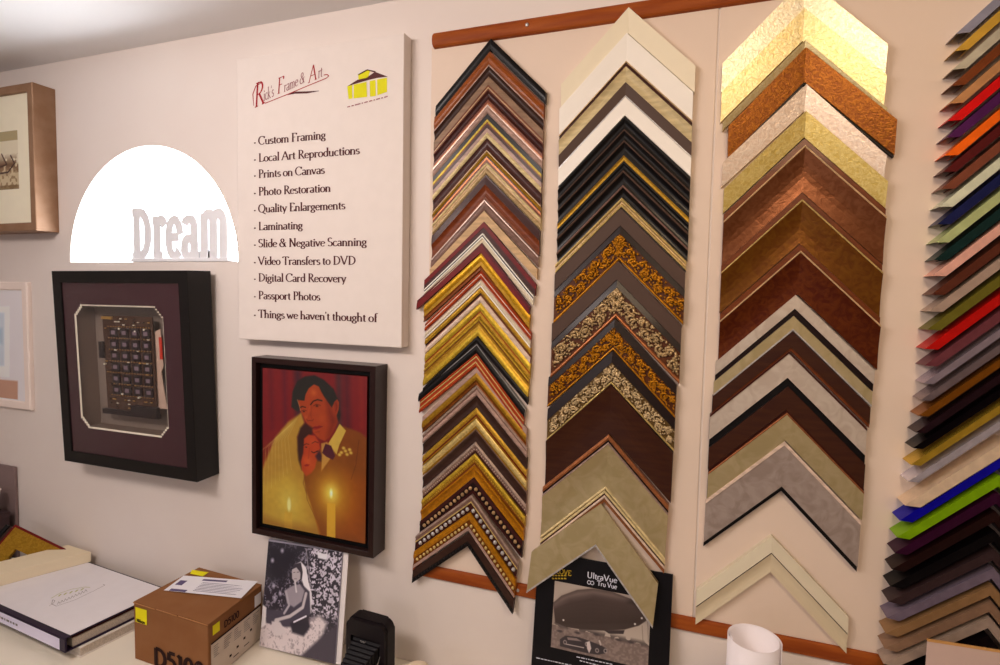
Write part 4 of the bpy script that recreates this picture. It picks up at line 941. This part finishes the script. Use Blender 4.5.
slab_q(q, z0, z0+.003, vb, 'back_cover', bd, base)
slab_q(q, zt_-.003, zt_, vb, 'front_cover', bd, base)
slab_q([q[0]+Vector((0, .0)), q[1], q[1]+(q[2]-q[1])*.02, q[0]+(q[3]-q[0])*.02], z0+.003, zt_-.003, vb, 'spine', bd, base)
pg = ins([q[0]+(q[3]-q[0])*.06, q[1]+(q[2]-q[1])*.06, q[2], q[3]], .010); slab_q(pg, z0+.003, z0+.026, pagem, 'pages', bd, base, 0)
rt_ = flat('divider_red', (120, 60, 60), .6); slab_q(ins(pg, .004), z0+.026, z0+.0275, rt_, 'divider_sheet', bd, base, 0)
ic = [q[0]+(q[3]-q[0])*.055, q[1]+(q[2]-q[1])*.055+Vector((-.004, 0)), q[2]+(q[1]-q[2])*.02+Vector((-.004, 0)), q[3]+(q[0]-q[3])*.02]
insr = slab_q(ic, zt_, zt_+.0008, vw, 'cover_sheet', bd, base, 0)
bm = bmesh.new(); nrm = Vector((-.0789, -.9969, 0)); sd = Vector((dl.x, dl.y, 0))
P0 = Vector((bFR.x, bFR.y, 0))+sd*.022+nrm*.0012
vv = [P0+Vector((0, 0, z0+.004))-base, P0+sd*.40+Vector((0, 0, z0+.004))-base, P0+sd*.40+Vector((0, 0, zt_-.005))-base, P0+Vector((0, 0, zt_-.005))-base]
polyf(bm, vv); sp = obj('spine_label', bm, flat('spine_label_white', (214, 200, 214), .5), bd)
bm = bmesh.new(); rg = random.Random(9); s_ = .20
while s_ < .38:
    l = rg.uniform(.006, .016); a = P0+sd*s_+nrm*.0008+Vector((0, 0, z0+.017))-base; b = a+sd*l
    polyf(bm, [a, b, b+Vector((0, 0, .006)), a+Vector((0, 0, .006))]); s_ += l+.005
obj('label_print', bm, grl, sp)
# faint logo on the cover sheet
def cv(x, y): return FP(x/5.32, 540+y/5.32, zt_-CZ+.0012)-base
def flatstroke(bm, pts, w_):
    for a, b in zip(pts, pts[1:]):
        t = (b-a).normalized(); nn = Vector((-t.y, t.x, 0))*w_/2; polyf(bm, [a+nn, a-nn, b-nn, b+nn])
bm = bmesh.new(); flatstroke(bm, [cv(*p) for p in ((272, 310), (320, 282), (380, 262), (450, 250), (480, 252))], .0024)
for k in range(5): flatstroke(bm, [cv(310+k*30, 300-k*8), cv(325+k*30, 288-k*8)], .005)
obj('cover_logo_house', bm, flat('faint_olive', (176, 168, 120), .6), insr)
bm = bmesh.new(); flatstroke(bm, [cv(*p) for p in ((262, 350), (285, 335), (292, 322), (280, 318), (275, 340), (300, 352))], .0014)
for k in range(9): flatstroke(bm, [cv(305+k*18, 343-k*8), cv(312+k*18, 328-k*8), cv(320+k*18, 338-k*8)], .0012)
flatstroke(bm, [cv(*p) for p in ((300, 352), (400, 318), (500, 270), (558, 240), (548, 236))], .0016)
obj('cover_logo_script', bm, flat('faint_grey', (140, 126, 124), .6), insr)

# long cream carton lying across the binder
lA, lB = Vector((-2.040, -.018)), Vector((-1.918, -.026)); ld = Vector((-.41, -.912)); base = Vector((lB.x, lB.y, zt_+.001))
lc = empty('long_carton', base); tag(lc, 'long narrow cream carton lying behind the white binder', 'box')
slab_q([lA, lA+ld*.55, lB+ld*.55, lB], zt_+.001, zt_+.036, M('cream_carton', (222, 198, 166), .7, scale=8), 'carton_body', lc, base, .002)
slab_q([lA+ld*.004, lA+ld*.546, lB+ld*.546, lB+ld*.004], zt_+.036, zt_+.0375, M('cream_carton', None), 'lid', lc, base, .0005)

# loose corner samples leaning at the left
R_ = Vector((-2.04, -.045, CZ-.888)); A_ = Vector((-2.209, -.08, CZ-.825)); a1 = (R_-A_).normalized(); a2 = Vector((-.1, -.5, -.6)); a2 = (a2-a1*a2.dot(a1)).normalized()
def loose(apex, wid, half, bands, lab):
    pts, mats, _ = profile(wid, bands, 9); o = obj('frame_corner_sample', sweep(pts, half, 'h'), [mt(k) for k in mats])
    xx = (a1-a2).normalized(); zz = -(a1+a2).normalized(); yy = zz.cross(xx)
    m = Matrix((xx, yy, zz)).transposed().to_4x4(); m.translation = apex; o.matrix_world = m
    tag(o, lab, 'frame sample', 'loose corner samples leaning at the left end')
loose(A_, .062, .150, [(.11, 'dkred', 'f', 10), (.89, 'dullgold', 'f', 10)], 'gold corner sample with red outer edge, leaning above the long cream carton')
def offcut(off, c1, c2_, lab):
    xx = a2; zz = -a1; yy = zz.cross(xx); bm = bmesh.new(); box(bm, .012, .20, -.009, 0, 0, .013, 0, .001); box(bm, .012, .20, -.0105, -.0085, .009, .0125, 1, .0004)
    o = obj('moulding_offcut', bm, [mt(c1), mt(c2_)]); m = Matrix((xx, yy, zz)).transposed().to_4x4(); m.translation = A_-a1*off; o.matrix_world = m; tag(o, lab, 'frame sample', 'straight moulding pieces at the left end')
offcut(.004, 'charcoal', 'linen', 'slim dark moulding strip with pale edge, just left of the gold and red corner')
offcut(.022, 'black', 'white', 'slim black moulding strip with white edge, at the far left edge')
pn = tag(obj('grey_board', B(-2.74, -2.338, -.012, -.002, ZT, CZ-.655, 0, .001), flat('grey_mauve_board', (132, 108, 104), .7)), 'grey-mauve board standing upright against the wall at the left edge', 'board')
bx = empty('storage_box', (-2.44, -.075, ZT)); tag(bx, 'low dark storage box under the plastic cup at the left edge', 'box')
o = obj('box_body', B(-.13, .11, -.04, .04, 0, .170, 0, .003), flat('dark_box', (70, 54, 56), .6), bx); obj('lid', B(-.132, .112, -.042, .042, .168, .19, 0, .003), flat('dark_box', None), bx)
def lathe(prof_, n=28):
    bm = bmesh.new(); rings = [[bm.verts.new((r*math.cos(2*math.pi*k/n), r*math.sin(2*math.pi*k/n), z)) for k in range(n)] for r, z in prof_]
    for a, b in zip(rings, rings[1:]):
        for k in range(n): bm.faces.new((a[k], a[(k+1) % n], b[(k+1) % n], b[k])).smooth = True
    bm.faces.new(rings[0]); bm.faces.new(rings[-1]); return bm
cp = obj('plastic_cup', lathe([(.022, 0), (.0225, .001), (.032, .078), (.0345, .080), (.0345, .083), (.0315, .083), (.0215, .003), (.005, .003)]), flat('cup_white', (226, 206, 196), .35), None, (-2.370, -.075, ZT+.1905)); tag(cp, 'white plastic cup on the dark storage box, cut by the left edge', 'cup')

# black and white photograph leaning below the wedding portrait
bt = Vector((-.978, -.132, ZT)); tp_ = Vector((-1.018+.0, -.045, CZ-.722))
L0, L1 = Vector((-1.128, -.100, ZT)), Vector((-.866, -.112, ZT)); T0, T1 = Vector((-1.146, -.048, CZ-.714)), Vector((-.880, -.052, CZ-.714))
T0 = L0+(T0-L0); ux_ = (L1-L0).normalized(); uz_ = ((T0+T1)/2-(L0+L1)/2).normalized(); ux_ = (ux_-uz_*uz_.dot(ux_)).normalized(); nn_ = ux_.cross(uz_)  # points away from the viewer
if nn_.y < 0: nn_ = -nn_
pw, ph = (L1-L0).length, ((T0+T1)/2-(L0+L1)/2).length
mm = Matrix((ux_, nn_, uz_)).transposed().to_4x4(); mm.translation = L0+Vector((0, 0, .002+max(0, -ux_.z*pw)))
bwp = empty('mounted_photograph'); bwp.matrix_world = mm; tag(bwp, 'black and white photograph of a bride seated in a garden, leaning on the wall', 'photograph')
obj('mount_board', B(0, pw, .0006, .004, 0, ph, 0, .0008), flat('mount_grey', (150, 140, 150), .6), bwp)
obj('backing_card', B(.004, pw+.016, .0046, .007, 0, ph+.004, 0, .0006), flat('mount_white', (222, 206, 200), .6), bwp)
inv = mm.inverted()
def bf(x, y): p = inv @ ray(x, y, L0, nn_); return (p.x, p.z)
def c_(x, y): return (255+x/5.117, 535+y/5.117)
P = Pic(bf, .001, pw-.001, .001, ph-.006, 190, 230, (48, 42, 50))
n1, n2, n3 = P.noise(.0035, 1), P.noise(.007, 2), P.noise(.014, 3)
P.mix(np.clip((n1*.6+n2*.4-.5)*6, 0, 1)*(n3 > .35)*.7, (170, 156, 170))
for (a, b_, c2_, d2_) in ((290, 80, 445, 440),):
    m = np.zeros(P.X.shape); q0, q1 = bf(*c_(a, b_)), bf(*c_(c2_, d2_)); reg = (P.X > q0[0])*(P.Y > q1[1]); P.mix(reg*np.clip((n1*.5+n2*.5-.46)*8, 0, 1)*.85, (214, 198, 206)); P.mix(reg*np.clip((.36-n1)*8, 0, 1)*.8, (46, 40, 48))
P.poly([c_(60, 20), c_(250, 60), c_(215, 150), c_(150, 260), c_(60, 250), c_(50, 60)], (38, 34, 42), .02, .6)
P.line([c_(262, 70), c_(285, 270)], .003, (170, 156, 160), .6)
P.poly([c_(320, 88), c_(372, 98), c_(365, 128), c_(322, 118)], (216, 206, 208), .003, .9)
for (x, y) in ((140, 80), (90, 130), (95, 260), (130, 300), (100, 320)): P.ell(*c_(x, y), .009, .010, (190, 176, 190), .8, .8)
# ground in pale blossom, shaded lower right
P.poly([c_(0, 470), c_(60, 440), c_(200, 470), c_(330, 410), c_(370, 450), c_(330, 560), c_(220, 660), c_(0, 640)], (210, 190, 188), .012, .95)
P.mix(np.clip((n2*.5+n1*.5-.55)*5, 0, 1)*(P.Y < .42*ph)*.5, (110, 94, 100))
P.poly([c_(440, 440), c_(340, 520), c_(210, 640), c_(160, 700), c_(450, 760)], (66, 56, 66), .008, .85)
# bride
P.poly([c_(205, 150), c_(235, 135), c_(262, 165), c_(275, 240), c_(292, 300), c_(288, 400), c_(262, 400), c_(270, 320), c_(240, 230), c_(235, 190)], (222, 208, 208), .003, .95)
P.poly([c_(150, 280), c_(195, 262), c_(240, 250), c_(280, 290), c_(285, 400), c_(235, 460), c_(160, 470), c_(60, 450), c_(55, 380), c_(140, 385), c_(165, 330)], (70, 62, 74), .004, .95)
P.poly([c_(150, 285), c_(190, 260), c_(230, 250), c_(255, 285), c_(240, 340), c_(200, 370), c_(165, 350)], (150, 136, 142), .004, .85)
P.poly([c_(190, 175), c_(212, 165), c_(235, 180), c_(232, 225), c_(208, 245), c_(190, 222)], (176, 160, 160), .002); P.poly([c_(200, 150), c_(236, 140), c_(245, 190), c_(240, 235), c_(232, 190), c_(212, 165), c_(188, 178)], (60, 52, 60), .002)
P.line([c_(198, 192), c_(206, 190)], .0016, (60, 50, 56), .9); P.line([c_(216, 190), c_(226, 189)], .0016, (60, 50, 56), .9); P.line([c_(202, 224), c_(214, 224)], .0014, (90, 70, 76), .9)
P.line([c_(205, 235), c_(212, 290)], .006, (196, 182, 182), .8); P.line([c_(262, 300), c_(245, 370), c_(180, 415), c_(110, 435)], .009, (188, 172, 172), .95, .003); P.line([c_(160, 290), c_(175, 360), c_(150, 400)], .007, (170, 156, 160), .9, .003)
P.ell(*c_(112, 440), .012, .009, (196, 180, 178), .5); P.poly([c_(85, 440), c_(130, 445), c_(160, 500), c_(110, 520), c_(88, 480)], (206, 188, 186), .004, .9); P.poly([c_(35, 350), c_(60, 370), c_(55, 460), c_(25, 480)], (226, 212, 210), .004, .9)
P.poly([c_(180, 450), c_(270, 410), c_(285, 470), c_(250, 520), c_(190, 500)], (44, 38, 48), .006, .8); P.line([c_(200, 445), c_(262, 415)], .005, (222, 208, 214), .8)
P.build('print', lambda x, y: (x, -.0002, y), bwp, .35)

# folding camera
cb = Vector((-.750, -.135, ZT)); fcam = empty('folding_camera', cb, (0, 0, math.radians(-3))); tag(fcam, 'old black folding bellows camera standing beside the leaning photograph', 'camera')
lea = M('camera_leather', (34, 27, 32), .55, bump=.3, scale=300); chrome = M('camera_chrome', (190, 178, 170), .2, .8)
def rounded(w_, h_, r_, y0, y1, n=6):
    pts = []
    for cx, cz, a0 in ((w_/2-r_, r_*.3, -90), (w_/2-r_, h_-r_, 0), (-w_/2+r_, h_-r_, 90), (-w_/2+r_, r_*.3, 180)):
        rr = r_ if cz > r_ else r_*.3; cx = cx if cz > r_ else (w_/2-rr)*(1 if cx > 0 else -1); cz = cz if cz > r_ else rr
        pts += [(cx+rr*math.cos(math.radians(a0+90*k/n)), cz+rr*math.sin(math.radians(a0+90*k/n))) for k in range(n+1)]
    return pts
bh_ = .182; bwid = .120
bm = prism(rounded(bwid, bh_, .022, 0, 0), .0, .034); bmesh.ops.bevel(bm, geom=[e for e in bm.edges if abs(e.verts[0].co.y-e.verts[1].co.y) < 1e-5], offset=.003, segments=2, affect='EDGES')
obj('body', bm, lea, fcam)
bm = prism(rounded(bwid-.002, bh_-.002, .021, 0, 0), -.009, .0); 
fr_o = [(x, z+.001) for x, z in rounded(bwid-.004, bh_-.004, .02, 0, 0)]; ho = [(-.044, .012), (.044, .012), (.044, .138), (-.044, .138)]
bm.free(); bm = plate_hole(fr_o, ho, -.010, 0)
n = len(fr_o); va = [bm.verts.new((x, -.010, z)) for x, z in fr_o]; vb_ = [bm.verts.new((x, .0005, z)) for x, z in fr_o]
for k in range(n): bm.faces.new((va[k], va[(k+1) % n], vb_[(k+1) % n], vb_[k]))
va = [bm.verts.new((x, -.010, z)) for x, z in ho]; vb_ = [bm.verts.new((x, .0005, z)) for x, z in ho]
for k in range(4): bm.faces.new((va[k], va[(k+1) % 4], vb_[(k+1) % 4], vb_[k]))
obj('front_frame', bm, lea, fcam)
bm = bmesh.new(); prev_ = None; st_ = []
for k in range(17):
    t = k/16; y = -.002-.085*t; ww = (.042-.016*t)-(.0022 if k % 2 else 0); z0_ = .018+.012*t+(.002 if k % 2 else 0); z1_ = .128-.036*t-(.002 if k % 2 else 0)
    r4 = [bm.verts.new(p) for p in ((-ww, y, z0_), (ww, y, z0_), (ww, y, z1_), (-ww, y, z1_))]
    if prev_:
        for q in range(4): bm.faces.new((prev_[q], prev_[(q+1) % 4], r4[(q+1) % 4], r4[q]))
    prev_ = r4
bm.faces.new(prev_); obj('bellows', bm, flat('bellows_black', (32, 26, 32), .5), fcam)
obj('lens_standard', B(-.030, .030, -.094, -.087, .012, .098, 0, .003), lea, fcam)
ln = lathe([(.021, 0), (.021, .006), (.017, .007), (.017, .012), (.013, .0125), (.012, .008), (.002, .007)]); bmesh.ops.rotate(ln, verts=ln.verts, cent=(0, 0, 0), matrix=Matrix.Rotation(math.radians(90), 3, 'X')); bmesh.ops.translate(ln, verts=ln.verts, vec=(0, -.094, .058)); obj('lens', ln, chrome, fcam)
obj('bed', B(-.044, .044, -.112, -.001, .004, .0105, 0, .002), lea, fcam)
bm = bmesh.new()
for sg in (-1, 1): tube(bm, [(sg*.047, -.011, .105), (sg*.046, -.085, .012)], .0014, 6)
obj('strut', bm, chrome, fcam)
bm = bmesh.new(); pth = [(-.05, -.0105, .150), (-.044, -.0112, .157), (-.02, -.0112, .154), (0, -.0112, .157), (.02, -.0112, .153), (.046, -.0112, .157), (.055, -.006, .150)]
tube(bm, [(x, y+.004, z+.012) for x, y, z in pth], .0011, 5); obj('trim_wire', bm, chrome, fcam)
bm = bmesh.new(); box(bm, -.014, .002, -.0115, -.009, .126, .130, 0, .0005); obj('latch', bm, chrome, fcam)
kn = lathe([(.008, 0), (.009, .002), (.009, .006), (.006, .008)], 16); bmesh.ops.translate(kn, verts=kn.verts, vec=(-.040, -.103, .0105)); obj('focus_knob', kn, lea, fcam)

# glazing display board leaning behind the lowest sample of the second column
tz, bz = CZ-.622, ZT; ty, by = -.012, -.072
ul0, ur0 = Vector((-.3405, by, bz+.001)), Vector((-.022, by, bz+.001)); uz_ = Vector((0, ty-by, tz-bz)).normalized(); un = Vector((1, 0, 0)).cross(uz_)
if un.y < 0: un = -un
mm = Matrix((Vector((1, 0, 0)), un, uz_)).transposed().to_4x4(); mm.translation = ul0; gl = empty('glass_display_board'); gl.matrix_world = mm
tag(gl, 'black advertising board with airship photograph, half hidden by champagne corner sample', 'advertising board'); uw, uh = .3185, math.hypot(ty-by, tz-bz)
obj('board', B(0, uw, 0, .005, 0, uh, 0, .001), flat('board_black', (24, 19, 26), .4), gl)
inv2 = mm.inverted()
def uf(x, y): p = inv2 @ ray(x, y, ul0, un); return (p.x, p.z)
def d_(x, y): return (530+x/6.333, 560+y/6.333)
q0, q1, q2, q3 = uf(*d_(147, 138)), uf(*d_(757, 237)), uf(*d_(757, 690)), uf(*d_(142, 552))
px0, px1, pz1 = (q0[0]+q3[0])/2, (q1[0]+q2[0])/2, (q0[1]+q1[1])/2; pz0 = q3[1]-.0
P = Pic(uf, px0, px1, pz0, pz1, 190, 150, (164, 144, 130)); n1, n2 = P.noise(.004, 8), P.noise(.012, 9); tt = (P.Y-pz0)/(pz1-pz0)
P.mix(np.clip(1.25-tt*2.2, 0, 1)*.45, (206, 186, 166)); P.mix((tt < .34)*1., (112, 92, 84)); P.mix((tt < .34)*np.clip((n1-.4)*3, 0, 1)*.5, (150, 128, 118)); P.mix(np.clip(1-abs(tt-.35)*18, 0, 1)*(n2 > .4)*.8, (60, 48, 46))
P.poly([d_(147, 270), d_(200, 225), d_(300, 188), d_(400, 180), d_(520, 200), d_(640, 245), d_(720, 300), d_(742, 350), d_(735, 385), d_(690, 415), d_(600, 440), d_(480, 448), d_(330, 440), d_(230, 425), d_(160, 395)], (58, 43, 38), .002)
for k in range(7): P.line([d_(150, 290+k*18), d_(380, 240+k*26), d_(700, 300+k*15)], .004, (92-k*8, 70-k*7, 62-k*7), .4, .008)
P.poly([d_(147, 270), d_(200, 225), d_(300, 188), d_(400, 180), d_(520, 200), d_(640, 245), d_(600, 262), d_(400, 225), d_(250, 250), d_(150, 300)], (128, 106, 98), .012, .55)
for x, y in ((212, 380), (665, 405), (708, 368)): P.ell(*d_(x, y), .003, .003, (220, 206, 196), .6)
P.poly([d_(470, 446), d_(600, 444), d_(592, 468), d_(500, 466)], (50, 38, 38), .001)
P.line([d_(710, 415), d_(716, 520)], .001, (90, 76, 70), .9); P.line([d_(745, 380), d_(750, 520)], .001, (90, 76, 70), .9)
for x, y, l in ((640, 520, 40), (560, 505, 60), (300, 460, 50), (190, 450, 40), (420, 470, 60)): P.ell(*d_(x, y), .010, .004, (60, 48, 48), .5, .8)
P.poly([d_(190, 500), d_(225, 478), d_(300, 486), d_(345, 500), d_(450, 540), d_(485, 560), d_(480, 590), d_(430, 600), d_(340, 585), d_(190, 545)], (50, 40, 42), .0015)
P.poly([d_(235, 488), d_(295, 495), d_(330, 515), d_(240, 505)], (130, 110, 104), .001, .8); P.line([d_(230, 532), d_(340, 555)], .002, (196, 176, 166), .8)
for x, y in ((222, 520), (360, 532), (425, 572), (478, 575)): P.ell(*d_(x, y), .0052, .006, (150, 132, 126), .3); P.ell(*d_(x, y), .003, .0035, (48, 38, 40), .3)
P.poly([d_(358, 520), d_(378, 512), d_(388, 560), d_(375, 590), d_(362, 560)], (196, 176, 170), .001, .9); P.line([d_(440, 512), d_(448, 535)], .004, (180, 160, 150), .9)
P.build('photo_print', lambda x, y: (x, -.0006, y), gl, .4)
def utext(t, x, y, x1, y1, size, m, name, th=.13):
    a, b = uf(*d_(x, y)), uf(*d_(x1, y1)); bm = bmesh.new(); sxx = (b[0]-a[0])/(twidth(t)*size)
    glyphs(bm, t, size, (a[0], -.0008, a[1]), sx=sxx, thick=th, serif=False, mono=True); obj(name, bm, m, gl)
wi = flat('ink_white', (206, 198, 206), .6); yi = flat('ink_yellow', (196, 160, 50), .6)
utext('UltraVue', 360, 110, 552, 142, .0138, wi, 'headline', .12); utext('Tru Vue', 425, 160, 550, 184, .0115, wi, 'headline')
bm = bmesh.new(); a = uf(*d_(385, 143))
for k in (0, 1):
    for s_ in range(14):
        t0, t1 = s_/14*6.283, (s_+1)/14*6.283; cx = a[0]-.004+k*.0075; c0, c1 = Vector((cx+.004*math.cos(t0), -.0008, a[1]+.0042*math.sin(t0))), Vector((cx+.004*math.cos(t1), -.0008, a[1]+.0042*math.sin(t1)))
        stroke(bm, [c0, c1], .0016)
obj('ring_logo', bm, wi, gl)
utext('LOVE', 165, 82, 262, 84, .0120, yi, 'side_heading')
bm = bmesh.new()
for x0, x1, y in ((140, 236, 97), (140, 240, 116)):
    x = x0
    while x < x1-10: stroke(bm, [Vector((*uf(*d_(x, y)), 0)).xzy+Vector((0, -.0008, 0)), Vector((*uf(*d_(x+14, y+1)), 0)).xzy+Vector((0, -.0008, 0))], .0032); x += 19
obj('small_print', bm, yi, gl)
bm = bmesh.new(); rg = random.Random(2)
for xa, xb, ya, yb in ((295, 520, 612, 660), (315, 440, 636, 668), (40, 250, 618, 664)):
    x = xa
    while x < xb:
        l = rg.uniform(8, 24); sl_ = (yb-ya)/(xb-xa); p0 = uf(*d_(x, ya+(x-xa)*sl_)); p1 = uf(*d_(x+l, ya+(x+l-xa)*sl_)); stroke(bm, [Vector((p0[0], -.0008, p0[1])), Vector((p1[0], -.0008, p1[1]))], .0022); x += l+6
obj('caption_lettering', bm, wi, gl)

# rolled paper standing on the counter
rr = .0475; H_ = .375; bm = bmesh.new(); n = 90; turns = 1.62; inn = []; 
for k in range(n+1):
    a = -.35+2*math.pi*turns*k/n; r = rr-.0065*k/n; x, y = r*math.cos(a), r*math.sin(a); inn.append([bm.verts.new((x, y, 0)), bm.verts.new((x, y, H_))])
for a, b in zip(inn, inn[1:]): bm.faces.new((a[0], b[0], b[1], a[1])).smooth = True
o = obj('paper_roll', bm, M('roll_paper', (230, 214, 214), .6)); o.location = (.1295, -.200, ZT+.0006)
md = o.modifiers.new('thickness', 'SOLIDIFY'); md.thickness = .0009; md.offset = 0
tag(o, 'tall white roll of paper standing upright below the third sample column', 'paper roll')
# small cream jar whose rim just enters the picture
jr = obj('cream_jar', lathe([(.030, 0), (.035, .004), (.037, .085), (.034, .100), (.034, .103), (.030, .112), (.020, .118), (.004, .119)]), flat('jar_cream', (222, 196, 168), .5), None, (-.592, -.165, ZT)); tag(jr, 'cream rounded lid just showing right of the folding camera', 'jar')
# upright card at the right, in front of the metal corners
ct = W(928, 640, .11); cw = .26
mcard = empty('upright_card', (ct.x, -.11, ZT), (0, 0, math.radians(4))); tag(mcard, 'pinkish white card standing in front of the lowest metal corner samples', 'card')
obj('card_sheet', B(0, cw, 0, .004, 0, ct.z-ZT, 0, .0008), flat('card_pink', (196, 164, 152), .7), mcard)
obj('top_edge_strip', B(-.0005, cw, -.0006, .0046, ct.z-ZT-.0028, ct.z-ZT+.0006, 0, .0004), flat('card_edge_tan', (196, 142, 88), .7), mcard)
